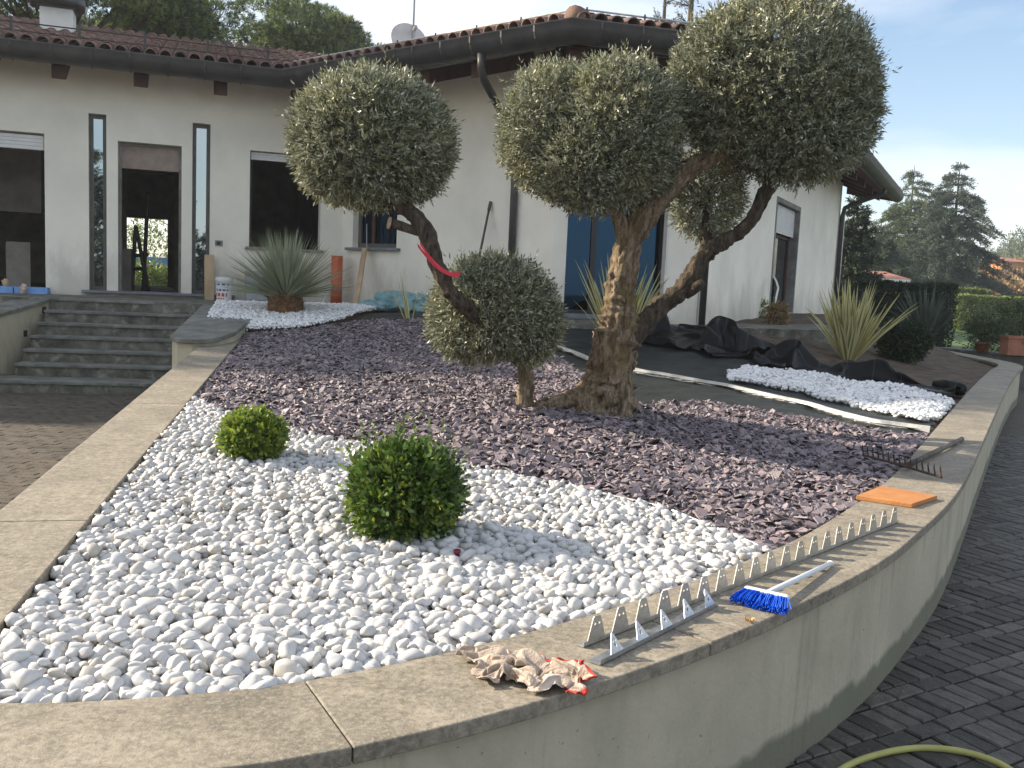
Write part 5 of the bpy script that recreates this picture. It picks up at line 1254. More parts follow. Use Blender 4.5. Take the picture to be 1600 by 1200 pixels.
# ------------------------------------------------------------------ sword-leaved plants
def sword(px, py_, wpx, hpx, n, label, cen, mar, seed, Y=None, wl_=.05, ground=None):
    rr = random.Random(seed); g_ = pt(px, py_) if Y is None else pY(px, py_, Y); mp_ = g_[1] * PXM
    root = tag(empty('sword_plant', tuple(g_)), label, 'plant', 'sword-leaved plants in the planter')
    for k in range(n):
        b = MB(); f = rr.uniform(-1, 1); a_ = rr.uniform(0, 6.283); ln = abs(rr.gauss(0, .33)) + .06
        d = Vector((math.cos(a_) * ln + f * .28 * wpx / hpx, math.sin(a_) * ln, 1)).normalized()
        blade(b, Vector(g_) + Vector((d.x * .12, d.y * .12, -.03)), d, hpx * mp_ * rr.uniform(.6, 1.08), wl_ * rr.uniform(.8, 1.2), .1 * rr.uniform(0, 2.5) + ln * .35, 8, mi=(1, 0, 1))
        b.obj('leaf', [M[cen], M[mar]], root, smooth=True)
sword(968, 548, 140, 155, 60, 'striped sword-leaved plant half hidden behind the olive trunk', 'yuc_green', 'yuc_yellow', 3, wl_=.07)
sword(1325, 558, 120, 122, 80, 'tall yellow-edged sword-leaved plant in the bare soil', 'yuc_green', 'yuc_yellow', 5, wl_=.095)
sword(1445, 528, 140, 88, 60, 'grey green sword-leaved plant behind the dark box ball', 'yuc_dark', 'yuc_dark', 8, wl_=.085)
sword(640, 500, 90, 80, 5, 'few thin pointed leaves sticking out behind the leaning limb', 'yuc_green', 'yuc_yellow', 11, wl_=.04)
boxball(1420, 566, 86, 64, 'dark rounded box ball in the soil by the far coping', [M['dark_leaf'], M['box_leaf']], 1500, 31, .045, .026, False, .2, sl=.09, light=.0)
# little weeds on the terrace ledge
def tuft(px, py_, wpx, hpx, label, m_, z, n=260, seed=1, name='small_plant', ll=.06, lw=.02):
    g_ = pz(px, py_, z); mp_ = g_[1] * PXM; root = tag(empty(name, tuple(g_)), label, 'plant')
    crown_obj('foliage', [(g_ + np.array([0, 0, hpx * mp_ * .45]), (wpx / 2 * mp_, wpx / 3 * mp_, hpx / 2 * mp_))], root, [M[m_], M[m_]], n, 6, ll, lw, sl=.08, seed=seed, bump=.3, lo=.1)
    b = MB(); b.tube([tuple(g_ - [0, 0, .03]), tuple(g_ + [0, 0, hpx * mp_ * .4])], .01, 6); b.obj('stem', M['twig'], root)
tuft(1180, 500, 55, 34, 'low green weeds on the terrace ledge below the right wall', 'hedge_leaf', 1.085)
tuft(1213, 507, 30, 34, 'small rusty brown dry plant on the terrace ledge', 'brown_shrub', 1.085, seed=4)

# ================================================================== BACKGROUND
def tag_tree(root, label, grp=None): return tag(root, label, 'tree', grp)
def pine(X, Y, H, cr, label, seed, nb=26, tufts=2600, needles=12, mats=('pine_leaf', 'pine_light'), flat=.55, base=0, low=.45, nl=.2):
    """round-headed pine: bare forked trunk, branches ending in needle clumps"""
    rr = random.Random(seed); root = tag_tree(empty('pine_tree', (X, Y, base)), label, 'pines behind the house')
    b = MB(); top = Vector((X + rr.uniform(-.5, .5), Y, base + H * .72)); b.tube(catmull([(X, Y, base - .1), (X + rr.uniform(-.3, .3), Y + rr.uniform(-.3, .3), base + H * .3), tuple(top)], 6), np.linspace(.3, .14, 13), 10, wob=.15); b.obj('trunk', M['bark_dark'], root, smooth=True)
    C = np.array([X, Y, base + H * (1 - (1 - low) * .5)]); ra = np.array([cr, cr, H * (1 - low) * .5])
    cl = []; bb = MB()
    for k in range(nb):
        d = unit(rng.normal(size=3)); d[2] = abs(d[2]) * .9 - .25; d = unit(d); e = C + d * ra * rr.uniform(.55, .92); cl.append((e, rr.uniform(.24, .42) * cr))
        s_ = Vector((X, Y, base + H * rr.uniform(.35, .7))); e_ = Vector(e); mdl = s_.lerp(e_, .5) + Vector((0, 0, -.25)); bb.tube([s_, mdl, e_], [.09, .06, .025], 6)
    tag(bb.obj('branches', M['bark_dark'], root), kind='stuff')
    Ps, Ds = [], []; per = tufts // nb
    for e, r_ in cl:
        d = sphere_dirs(per); d[:, 2] = np.where(d[:, 2] < -.3, -d[:, 2], d[:, 2]); Ps.append(e + d * np.array([r_, r_, r_ * flat]) * rng.uniform(.35, 1, per)[:, None] ** .6); Ds.append(d + np.array([0, 0, .5]))
    P = np.repeat(np.concatenate(Ps), needles, 0); Dv = np.repeat(np.concatenate(Ds), needles, 0) + rng.normal(0, .75, (len(P), 3))
    V, F = leaf_cloud(P, Dv, nl * rng.uniform(.7, 1.2, len(P)), nl * .11, fold=.1)
    mi_ = np.repeat((rng.uniform(0, 1, len(P) // needles) < .4).astype(int), needles)
    mk('crown', mesh_np('crown', V, F, mats=[M[mats[0]], M[mats[1]]], mi=mi_), root); return root
pine(-13.2, 27.5, 11.5, 4.6, 'large dark pine rising behind the chimney', 1, 60, 9500, 14)
pine(-10.2, 34, 10.4, .95, 'small pine seen between the two larger pines behind the roof', 7, 26, 2400, 12)
pine(-7.4, 33, 11.7, 2.75, 'round-headed bright green pine behind the middle of the roof', 3, 70, 10500, 14, mats=('pine_light', 'pine_leaf'), low=.33, flat=.75)
# two more of the group, left of the frame: their shade lies over the steps, landing and upper bed
pine(-16.0, 16.6, 13.0, 4.4, 'tall dense pine standing left of the house, throwing shade on the steps', 5, 60, 5200, 12, nl=.5, low=.2)
pine(-20.5, 20.5, 14.5, 4.8, 'tall dense pine farther left beyond the house', 6, 60, 5200, 12, nl=.5, low=.2)
def conifer(X, Y, H, wd, label, seed, mt=('cedar_leaf', 'cedar_leaf'), whorls=26, arms=9, per=60, ll=.16, droop=.25, base=0, sparse=1.0, grp='conifers in the background'):
    """spire-shaped conifer with tiers of drooping branches"""
    rr = random.Random(seed); root = tag_tree(empty('conifer_tree', (X, Y, base)), label, grp)
    b = MB(); b.tube([(X, Y, base - .1), (X, Y, base + H * .5), (X, Y, base + H)], [H * .022, H * .014, .015], 8); b.obj('trunk', M['bark_dark'], root)
    Ps, Ds = [], []; bb = MB()
    for w in range(whorls):
        f = (w + rr.uniform(-.3, .3)) / whorls; f = min(max(f, 0), .985); z = base + H * (.05 + .95 * f); Ln = wd * (1 - f) ** .78 * (1 + .12 * math.sin(w * 2.1)) + .12
        for k in range(arms if f < .8 else 5):
            if rr.random() > sparse: continue
            a_ = rr.uniform(0, 6.283); l_ = Ln * rr.uniform(.62, 1.12); d = np.array([math.cos(a_), math.sin(a_), .18]); n_ = max(6, int(per * l_ / wd))
            t = rng.uniform(.12, 1, n_) ** .8; P = np.array([X, Y, z]) + d * (t * l_)[:, None]; P[:, 2] -= droop * l_ * t ** 2 * 1.3
            sdv = np.array([-d[1], d[0], 0]); P += sdv * (rng.normal(0, .16, n_) * l_ * (1.05 - t))[:, None]; P[:, 2] += rng.normal(0, .05, n_)
            Ps.append(P); Ds.append(np.tile(d, (n_, 1)) + rng.normal(0, .55, (n_, 3)) + np.array([0, 0, -.25]))
            bb.tube([(X, Y, z), tuple(np.array([X, Y, z]) + d * l_ * .5 - [0, 0, droop * l_ * .3]), tuple(np.array([X, Y, z]) + d * l_ * .95 - [0, 0, droop * l_ * 1.2])], [.035, .025, .01], 4, cap=False)
    tag(bb.obj('branches', M['bark_dark'], root), kind='stuff')
    P = np.repeat(np.concatenate(Ps), 4, 0); Dv = np.repeat(np.concatenate(Ds), 4, 0) + rng.normal(0, .6, (len(P), 3)); P = P + rng.normal(0, ll * .35, P.shape)
    V, F = leaf_cloud(P, Dv, ll * rng.uniform(.7, 1.4, len(P)), ll * .3, fold=.1)
    mk('crown', mesh_np('crown', V, F, mats=[M[mt[0]], M[mt[1]]], mi=(rng.uniform(0, 1, len(P)) < .3).astype(int)), root)
def at(x, Y): q = pY(x, 450, Y); return q[0], q[1]
Z1 = lambda x, y, Y: pY(x, y, Y)[2]
X, Y = at(1482, 58); conifer(X, Y, Z1(1487, 252, 58), 5.2, 'tall drooping blue green cedar right of the house', 2, whorls=26, arms=13, per=190, droop=.34)
X, Y = at(1412, 66); conifer(X, Y, Z1(1418, 258, 66), 5.4, 'second cedar standing behind, close to the roof edge', 4, whorls=25, arms=13, per=180, droop=.3, mt=('cedar_leaf', 'hedge_leaf'))
X, Y = at(1368, 50); conifer(X, Y, Z1(1372, 345, 50), 3.4, 'broad green conifer partly hidden by the house corner', 6, whorls=18, arms=11, per=150, mt=('cedar_leaf', 'pine_leaf'), droop=.3)
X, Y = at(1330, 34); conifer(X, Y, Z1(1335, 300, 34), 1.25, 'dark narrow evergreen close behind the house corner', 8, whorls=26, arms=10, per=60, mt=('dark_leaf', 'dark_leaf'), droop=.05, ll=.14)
X, Y = at(1012, 42); conifer(X, Y, Z1(1012, -70, 42), 2.6, 'thin conifer top behind the front roof corner', 10, whorls=22, arms=6, per=26, droop=-.1, sparse=.8, ll=.13)
X, Y = at(1052, 44); conifer(X, Y, Z1(1052, -130, 44), 3.2, 'taller sparse conifer behind the front roof corner', 12, whorls=26, arms=7, per=34, droop=-.08, sparse=.85, ll=.14)
# behind the viewer: trees mirrored in the narrow entrance windows
MT = [(2.0, -24, 8.0, 3.0, 'conifer behind the viewer, mirrored in the left narrow window'), (6.2, -26, 9.2, 3.2, 'taller conifer behind the viewer, mirrored in the right narrow window'), (-2.6, -27, 8.2, 3.2, 'conifer behind the viewer on the left'), (10.4, -25, 7.4, 3.0, 'shorter conifer behind the viewer on the far right'), (-7, -25, 7.0, 3.0, 'low conifer behind the viewer on the far left')]
for i, (X, Y, H, w, lab) in enumerate(MT):
    conifer(X, Y, H, w, lab, 40 + i, whorls=16, arms=10, per=44, ll=.34, grp='conifers behind the viewer')
# hedges
def hedge(p0, p1, th, h, label, m_, n, ll, base=0, seed=1, spikes=0):
    p0 = np.array(p0, float); p1 = np.array(p1, float); d = p1 - p0; Ln = np.linalg.norm(d); d /= Ln; nn = np.array([-d[1], d[0]])
    root = tag(empty('hedge', (*p0, base)), label, 'hedge')
    P = np.zeros((n, 3)); u = rng.uniform(0, Ln, n); v = rng.uniform(0, th, n); w = rng.uniform(0, h, n); f = rng.uniform(0, 1, n)
    v = np.where(f < .45, rng.uniform(-.02, .14, n), v); w = np.where(f > .6, h - rng.uniform(0, .18, n) * 1.0, w)
    P[:, :2] = p0 + np.outer(u, d) + np.outer(v, nn); P[:, 2] = base + w + np.array([.06 * noise.noise(Vector((a_ * 1.2, seed, 0))) for a_ in u])
    Dv = rng.normal(size=(n, 3)) + np.stack([np.full(n, -nn[0] * .6), np.full(n, -nn[1] * .6), np.full(n, .5)], 1)
    V, F = leaf_cloud(P, Dv, ll * rng.uniform(.6, 1.3, n), ll * .5); mk('foliage', mesh_np('foliage', V, F, mats=[M[m_]]), root)
    b = MB(); a0 = p0 + nn * th * .3; a1 = p1 + nn * th * .3
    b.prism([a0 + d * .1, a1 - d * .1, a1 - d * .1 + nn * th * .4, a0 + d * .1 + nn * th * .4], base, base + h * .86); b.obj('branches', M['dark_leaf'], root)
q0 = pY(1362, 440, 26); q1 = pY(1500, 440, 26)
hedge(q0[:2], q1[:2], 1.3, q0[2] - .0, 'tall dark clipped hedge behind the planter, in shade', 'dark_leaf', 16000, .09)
q0 = pY(1496, 461, 52); q1 = pY(1700, 468, 50)
hedge(q0[:2], q1[:2], 1.4, q0[2], 'long bright green clipped hedge across the lawn', 'hedge_leaf', 16000, .13, seed=5)
q0 = pY(1497, 452, 53.8); q1 = pY(1545, 456, 53.8)
hedge(q0[:2], q1[:2], .5, q0[2], 'row of upright yellow green shoots behind the long hedge', 'hedge_leaf', 2600, .2, seed=7)
# lawn, pale road, low wall with pots, fence
lw = MB(); lw.add([(8, 29, -.016), (60, 26, -.016), (90, 60, -.016), (14, 60, -.016)], [(0, 1, 2, 3)]); tag(lw.obj('lawn', M['grass']), kind='structure')
rd = MB(); rd.add([(8, 24.5, -.012), (40, 22, -.012), (40, 25.6, -.012), (8, 28.2, -.012)], [(0, 1, 2, 3)]); tag(rd.obj('road', M['road']), kind='structure')
wz = pY(1560, 553, 17.8); lwl = tag(empty('low_wall', (8.9, 17.8, 0)), 'low grey garden wall beyond the far end of the planter', 'garden wall')
a0, a1 = pY(1462, 548, 19.6)[:2], pY(1680, 560, 17.2)[:2]
d_ = (a1 - a0) / np.linalg.norm(a1 - a0); n_ = np.array([-d_[1], d_[0]])
MB().prism([a0, a1, a1 + n_ * .3, a0 + n_ * .3], -.02, wz[2] - .06).obj('wall_body', M['grey_wall'], lwl)
MB().prism([a0 - n_ * .03, a1 - n_ * .03, a1 + n_ * .33, a0 + n_ * .33], wz[2] - .06, wz[2] - .01).obj('coping_slab', M['step_stone'], lwl, bevel=.01)
fen = tag(empty('wire_fence', (*a0, 0)), 'dark wire fence with posts behind the potted plants', 'fence')
f0, f1 = a0 + n_ * 1.6, a1 + n_ * 1.6
for k in range(7):
    p = f0 + (f1 - f0) * k / 6; b = MB(); b.tube([(*p, -.05), (*p, 1.25)], .022, 6); b.obj('post', M['rail'], fen)
for k in range(9):
    z = .12 + k * .135; b = MB(); b.tube([(*f0, z), (*f1, z)], .005, 4); b.obj('wire', M['rail'], fen)
MB().prism([f0 - n_ * .05, f1 - n_ * .05, f1 + n_ * .1, f0 + n_ * .1], -.02, .1).obj('kerb', M['riser'], fen)
for i, f in enumerate((.08, .2, .38, .62, .8)):
    p = f0 + (f1 - f0) * f - n_ * .12; r_ = empty('climbing_plant', (*p, 0)); tag(r_, ('thin dark climber at the near end of the fence', 'sparse climber on the fence beside the dark hedge', 'leggy climber on the fence behind the orange pot', 'loose climber on the fence behind the terracotta pot', 'climber at the right edge of the fence')[i], 'plant', 'climbers along the fence')
    crown_obj('foliage', [((*p, .75), (.55, .16, .6))], r_, [M['dark_leaf'], M['pine_leaf']], 170, 5, .07, .03, sl=.16, seed=i * 2.2, bump=.5, lo=.05)
    b = MB()
    for q in range(5): b.tube([(*p, 0), (*(p + d_ * rnd.uniform(-.3, .3)), .7), (*(p + d_ * rnd.uniform(-.5, .5)), 1.3)], .008, 5)
    b.obj('stems', M['twig'], r_)
def pot(px, pyb, wpx, hpx, Y, label, m_, fol, fw, fh, box=False):
    g_ = pY(px, pyb, Y); k_ = Y * PXM; root = tag(empty('flower_pot', tuple(g_)), label, 'flower pot'); r_ = wpx / 2 * k_; h = hpx * k_
    b = MB()
    if box: b.box((g_[0], g_[1], g_[2] + h / 2), (r_ * 2, r_ * 1.1, h)); b.box((g_[0], g_[1], g_[2] + h * .93), (r_ * 2.12, r_ * 1.25, h * .16))
    else: b.lathe([(r_ * .7, 0), (r_ * .95, h * .8), (r_ * 1.06, h * .8), (r_ * 1.06, h), (r_ * .9, h), (r_ * .85, h * .85), (0, h * .84)], tuple(g_), 20)
    b.obj('pot', M[m_], root, smooth=not box, bevel=.006 if box else 0)
    crown_obj('foliage', [((g_[0], g_[1], g_[2] + h + fh * .4 * k_), (fw / 2 * k_, fw / 3 * k_, fh / 2 * k_))], root, [M[fol], M['hedge_leaf']], 260, 6, .07, .03, sl=.12, seed=px, bump=.4, lo=.1, light_share=.1)
    b = MB(); b.tube([(g_[0], g_[1], g_[2] + h * .8), (g_[0] + .02, g_[1], g_[2] + h + fh * .5 * k_)], .012, 6); b.obj('stem', M['twig'], root)
pot(1534, 550, 24, 16, 18.7, 'small orange pot with green plant on the low wall', 'orange_pot', 'pine_leaf', 50, 40)
pot(1590, 555, 46, 30, 18.1, 'long terracotta planter with leafy bush at the right edge', 'terracotta', 'pine_leaf', 60, 62, True)
# small outbuilding with red roof, orange house, far hill and its trees
sh_ = tag(empty('garage', (*at(1390, 42), 0)), 'low building with red tiled roof and white fascia beyond the hedge', 'building')
a0 = pY(1335, 438, 42); a1 = pY(1412, 438, 42); zr0 = Z1(1380, 437, 42); zr1 = Z1(1380, 424, 44.5)
MB().prism([a0[:2], a1[:2], a1[:2] + [0, 4], a0[:2] + [0, 4]], 0, zr0 - .25).obj('wall', M['orange_house'], sh_)
MB().prism([a0[:2] + [-.2, -.25], a1[:2] + [.2, -.25], a1[:2] + [.2, -.17], a0[:2] + [-.2, -.17]], zr0 - .28, zr0 + .05).obj('fascia', M['white_paint'], sh_)
b = MB(); b.add([(a0[0] - .3, 41.8, zr0 + .06), (a1[0] + .3, 41.8, zr0 + .06), (a1[0] + .1, 44.5, zr1), (a0[0], 44.5, zr1), (a0[0] - .3, 41.8, zr0 - .02), (a1[0] + .3, 41.8, zr0 - .02), (a1[0] + .3, 47, zr0), (a0[0] - .3, 47, zr0)], [(0, 1, 2, 3), (4, 0, 3, 7), (1, 5, 6, 2), (3, 2, 6, 7), (0, 4, 5, 1)]); b.obj('roof', M['red_roof'], sh_)
oh = tag(empty('orange_house', (*at(1584, 105), 0)), 'orange house among bare trees at the foot of the hill', 'house')
a0 = pY(1566, 430, 105)[:2]; a1 = pY(1604, 430, 105)[:2]; zt = Z1(1580, 409, 105)
MB().prism([a0, a1, a1 + [0, 7], a0 + [0, 7]], 0, zt).obj('wall', M['orange_house'], oh)
b = MB(); b.add([(a0[0] - .4, a0[1] - .5, zt), (a1[0] + .4, a1[1] - .5, zt), (a1[0] + .4, a1[1] + 7.5, zt), (a0[0] - .4, a0[1] + 7.5, zt), ((a0[0] + a1[0]) / 2, a0[1] + 3.5, zt + .7)], [(0, 1, 4), (1, 2, 4), (2, 3, 4), (3, 0, 4), (3, 2, 1, 0)]); b.obj('roof', M['red_roof'], oh)
for f in (.3, .7):
    p = a0 + (a1 - a0) * f; b = MB(); b.box((p[0], p[1] - .01, zt - 1.5), (.8, .06, 1.1)); b.obj('window', M['frame_dark'], oh)
HX, HY = np.meshgrid(np.linspace(20, 250, 60), np.linspace(120, 262, 34)); HZ = np.zeros_like(HX)
for i in range(HX.shape[0]):
    for j in range(HX.shape[1]):
        az_ = math.degrees(math.atan2(HX[i, j], HY[i, j])); HZ[i, j] = -.1 + 14 * float(ss(22, 40, az_)) * float(ss(120, 230, HY[i, j])) * (1 + .12 * noise.noise(Vector((HX[i, j] * .02, HY[i, j] * .02, 0)))) + 7 * float(ss(120, 240, HY[i, j]))
idx = np.arange(HX.size).reshape(HX.shape)
tag(mk('hill', mesh_np('hill', np.stack([HX, HY, HZ], -1), np.stack([idx[:-1, :-1].ravel(), idx[:-1, 1:].ravel(), idx[1:, 1:].ravel(), idx[1:, :-1].ravel()], 1), mats=[M['hill']], smooth=True)), kind='structure')
def roundtree(X, Y, z, H, cr, label, m1, m2, n, ll, seed, grp):
    root = tag_tree(empty('broadleaf_tree', (X, Y, z)), label, grp); b = MB(); b.tube([(X, Y, z - .5), (X + .1, Y, z + H * .35), (X, Y, z + H * .7)], [H * .025, H * .02, H * .008], 7); b.obj('trunk', M['bark_dark'], root)
    lob = [((X + rnd.uniform(-.45, .45) * cr, Y + rnd.uniform(-.4, .4) * cr, z + H * rnd.uniform(.45, .8)), (cr * rnd.uniform(.45, .62),) * 2 + (H * .24,)) for _ in range(5)]
    crown_obj('crown', lob, root, [M[m1], M[m2]], n, 5, ll, ll * .55, sl=ll * 2, seed=seed, bump=.3, lo=.2)
far = [(1590, 150, 366, 4.2), (1600, 170, 345, 5.0), (1563, 190, 380, 4.5), (1545, 175, 405, 4.0), (1530, 140, 412, 3.5), (1612, 130, 395, 4.0), (1578, 120, 392, 2.6), (1560, 100, 418, 2.2), (1597, 90, 418, 2.2), (1538, 95, 425, 2.2), (1612, 75, 430, 2.4), (1570, 70, 440, 1.8)]
for i, (x, Y, yt, cr) in enumerate(far):
    X = pY(x, 450, Y)[0]; zt = Z1(x, yt, Y); az_ = math.degrees(math.atan2(X, Y)); zb = max(0, (-.1 + 14 * float(ss(22, 40, az_)) * float(ss(120, 230, Y)) + 7 * float(ss(120, 240, Y))) if Y > 120 else 0); H = max(zt - zb, 3.0)
    dry = i >= 6
    roundtree(X, Y, zb, H, cr, 'hazy tree on the far hillside, %s' % ('right of the cedars', 'highest at the right edge', 'dark one left of the highest', 'beside the tall cedar top', 'low one behind the cedar', 'at the right edge below the crest', 'x', 'x', 'x', 'x', 'x', 'x')[i] if not dry else 'bare golden brown %s' % ('', '', '', '', '', '', 'tree above the orange house', 'bush left of the orange house', 'bush right in front of the orange house', 'bush by the foot of the cedar', 'bush at the right edge above the hedge', 'bush just above the long hedge')[i], 'brown_shrub' if dry else 'pine_leaf', 'brown_shrub' if dry else 'pine_light', 420, .32 if dry else .5, i * 1.3, 'far trees and bushes')

# ================================================================== THINGS ON THE COPING
ZC = .601
def holed_tab(w0, w1, h, holes, th=.0025):
    """flat metal tab with round holes, standing in x-z"""
    bm = bmesh.new()
    def loop(pts):
        vs = [bm.verts.new((x, 0, z)) for x, z in pts]; return [bm.edges.new((vs[i], vs[(i + 1) % len(vs)])) for i in range(len(vs))]
    es = loop([(-w0 / 2, 0), (w0 / 2, 0), (w1 / 2, h * .93), (w1 / 2 - .004, h), (-w1 / 2 + .004, h), (-w1 / 2, h * .93)])
    for hx, hz, hr in holes: es += loop([(hx + hr * math.cos(a), hz + hr * math.sin(a)) for a in np.linspace(0, 2 * math.pi, 11)[:-1]])
    bmesh.ops.triangle_fill(bm, use_beauty=True, use_dissolve=False, edges=es)
    r_ = bmesh.ops.extrude_face_region(bm, geom=bm.faces[:]); bmesh.ops.translate(bm, verts=[v for v in r_['geom'] if isinstance(v, bmesh.types.BMVert)], vec=(0, th, 0))
    bmesh.ops.recalc_face_normals(bm, faces=bm.faces[:]); me = bpy.data.meshes.new('tab'); bm.to_mesh(me); bm.free(); return me
def strip_thing(pxs, label, mt, ntabs, th_, tab, flange, lean, start=.5, fl_dir=1, grp='perforated edging strips'):
    A, B_ = pz(*pxs[0], ZC), pz(*pxs[1], ZC); d = B_ - A; Ln = np.linalg.norm(d); d /= Ln; nn = np.array([-d[1], d[0], 0]) * fl_dir; ang_ = math.atan2(d[1], d[0])
    root = tag(empty('edging_strip', tuple(A)), label, 'edging strip', grp)
    b = MB(); b.add([A, B_, B_ + nn * flange, A + nn * flange, A + [0, 0, .0025], B_ + [0, 0, .0025], B_ + nn * flange + [0, 0, .0025], A + nn * flange + [0, 0, .0025]], [(3, 2, 1, 0), (4, 5, 6, 7), (0, 1, 5, 4), (1, 2, 6, 5), (2, 3, 7, 6), (3, 0, 4, 7)]); b.obj('flange', M[mt], root)
    lip = MB(); e = nn * .0025; lip.add([A, B_, B_ + e, A + e, A + [0, 0, .014], B_ + [0, 0, .014], B_ + e + [0, 0, .014], A + e + [0, 0, .014]], [(3, 2, 1, 0), (4, 5, 6, 7), (0, 1, 5, 4), (1, 2, 6, 5), (2, 3, 7, 6), (3, 0, 4, 7)]); lip.obj('lip', M[mt], root)
    tab.materials.append(M[mt])
    for k in range(ntabs):
        s_ = (k + start) * Ln / ntabs; o = bpy.data.objects.new('tab', tab); COL.objects.link(o); o.parent = root
        q = A + d * s_ + [0, 0, .012]
        o.matrix_local = Matrix.Translation(Vector(q) - root.location) @ Matrix.Rotation(ang_ if fl_dir > 0 else ang_ + math.pi, 4, 'Z') @ Matrix.Rotation(lean + rnd.gauss(0, .03), 4, 'X')
t1 = holed_tab(.079, .034, .066, [(-.009, .045, .0045), (.010, .045, .0045)])
strip_thing([(912, 1012), (1404, 816)], 'long perforated metal edging strip with many upright tabs lying on the coping', 'steel_tan', 20, 0, t1, .03, -.05)
t2 = holed_tab(.062, .010, .055, [(0, .022, .006), (-.006, .034, .003), (.006, .034, .003)])
strip_thing([(938, 1040), (1122, 947)], 'short shiny metal edging strip with five pointed tabs beside the rag', 'steel', 5, 0, t2, .042, -.45, .62)
# broom
root = tag(empty('broom', tuple(pz(1195, 935, ZC))), 'small white broom with bright blue bristles lying on the coping', 'broom')
h0, h1 = pz(1163, 920, ZC + .035), pz(1233, 936, ZC + .035); dh = (h1 - h0); lh = np.linalg.norm(dh); dh /= lh; nb = np.array([dh[1], -dh[0], 0])
c_ = (h0 + h1) / 2; az_ = math.atan2(dh[1], dh[0])
b = MB(); b.box(tuple(c_), (lh, .030, .022), az_); hd = b.obj('head', M['broom_white'], root, bevel=.008)
b = MB()
for k in range(520):
    u = rnd.uniform(-.5, .5); v = rnd.uniform(-.008, .008); p = Vector(c_) + Vector(dh) * u * lh * .97 + Vector((0, 0, v)) + Vector(nb) * .013
    fl_ = Vector(nb) * rnd.uniform(.052, .066) + Vector(dh) * (u * .035 + rnd.gauss(0, .006)) + Vector((0, 0, -.024 + rnd.uniform(-.006, .012)))
    e_1 = p + fl_ * .55 + Vector((0, 0, .004)); e_2 = p + fl_; e_2.z = max(e_2.z, ZC + .002); b.tube([p, e_1, e_2], [.0018, .0017, .0013], 3, cap=False)
tag(b.obj('bristles', M['bristle'], root), kind='stuff')
g0, g1 = Vector(c_) - Vector(nb) * .012, Vector(pz(1297, 881, ZC + .012)); b = MB(); b.tube([g0, g0.lerp(g1, .5), g1], [.0095, .0095, .0095], 12); b.obj('handle', M['broom_white'], root, smooth=True)
b = MB(); b.tube([g1, g1 + (g1 - g0).normalized() * .012], [.0125, .0115], 12); b.obj('end_cap', M['white_plastic'], root, smooth=True)
# orange board
q = [pz(x, y, ZC + .022) for x, y in ((1338, 774), (1426, 787), (1465, 774), (1376, 759))]
b = MB(); cc_ = sum(q) / 4; b.prism([p[:2] for p in q], ZC, ZC + .022); tag(b.obj('orange_board', M['orange_board'], bevel=.003), 'flat orange clay board lying across the coping edge', 'board')
# rake
rk = tag(empty('rake', tuple(pz(1415, 725, ZC))), 'rusty iron garden rake lying tines up on the coping', 'rake')
r0_, r1_ = pz(1349, 711, ZC + .03), pz(1471, 746, ZC + .03)
r0_[2] = max(r0_[2], ZC + .03)
b = MB(); b.tube([tuple(r0_), tuple((r0_ + r1_) / 2 + [0, 0, .004]), tuple(r1_)], .010, 6, flat=.7); b.obj('bar', M['rust'], rk)
dv = (r1_ - r0_) / 14
for k in range(15):
    p = Vector(r0_ + dv * k); b = MB(); b.tube([p, p + Vector((.0, .014, .024)), p + Vector((-.004, .016, .046)), p + Vector((-.006, .010, .064))], [.0055, .005, .004, .0018], 6); b.obj('tine', M['rust'], rk)
hA, hB = Vector(pz(1418, 727, ZC + .030)), Vector(pz(1503, 686, ZC + .018)); b = MB(); b.tube([hA, hA.lerp(hB, .5), hB], [.016, .0165, .0165], 12); b.obj('handle', M['old_handle'], rk, smooth=True)
b = MB(); mdl = Vector((r0_ + r1_) / 2); b.tube([mdl, (mdl + hA) / 2, hA, hA.lerp(hB, .12)], [.012, .013, .019, .0185], 10); b.obj('socket', M['rust'], rk, smooth=True)
# rag with red hem: a real piece of cloth dropped in pleats on the edge of the coping
rg_a, rg_b = pz(706, 1038, ZC)[:2], pz(938, 1058, ZC)[:2]; rg_c = pz(815, 1050, ZC)[:2]
rg_u = (rg_b - rg_a) / np.linalg.norm(rg_b - rg_a); rg_v = np.array([-rg_u[1], rg_u[0]])
k_e = int(np.argmin(np.abs((OUT - rg_c) @ rg_u))); edge_d = -float((OUT[k_e] - rg_c) @ rg_v)
edge_t = OUT[k_e + 1] - OUT[k_e - 1]; edge_s = float(edge_t @ rg_v) / float(edge_t @ rg_u)
NU, NV = 58, 40
def rag_fn(u, v):
    W, H = .60, .40; ph = v * H * 2 * math.pi / .085 + 4.2 * noise.noise(Vector((u * 3, v * 2, 1)))
    return (u * W * .68 + .012 * math.sin(u * 24 + 5 * noise.noise(Vector((u * 4, v * 4, 2)))), v * H * (.42 - .14 * u) - u * .05 - .012 + .02 * noise.noise(Vector((u * 6, v * 3, 9))), .05 + .024 * math.sin(ph) * (1 - .4 * abs(u)) + .014 * math.cos(u * 24) + .012 * noise.noise(Vector((u * 9, v * 9, 4))))
y0_, y1_ = -edge_d - .5 * edge_s, -edge_d + .5 * edge_s
co, _f = drop_cloth('cloth', 27, NU, NV, rag_fn, [(-.5, y0_), (.5, y1_), (.5, .6), (-.5, .6)])
co = np.stack([rg_c[0] + co[:, 0] * rg_u[0] + co[:, 1] * rg_v[0], rg_c[1] + co[:, 0] * rg_u[1] + co[:, 1] * rg_v[1], ZC + .001 + co[:, 2] * .55], 1)
rag = tag(empty('rag', (*rg_c, ZC)), 'crumpled dirty beige cloth rag with red hem on the near coping', 'rag')
Fc = np.array([(i * NV + j, (i + 1) * NV + j, (i + 1) * NV + j + 1, i * NV + j + 1) for i in range(NU - 1) for j in range(NV - 1)])
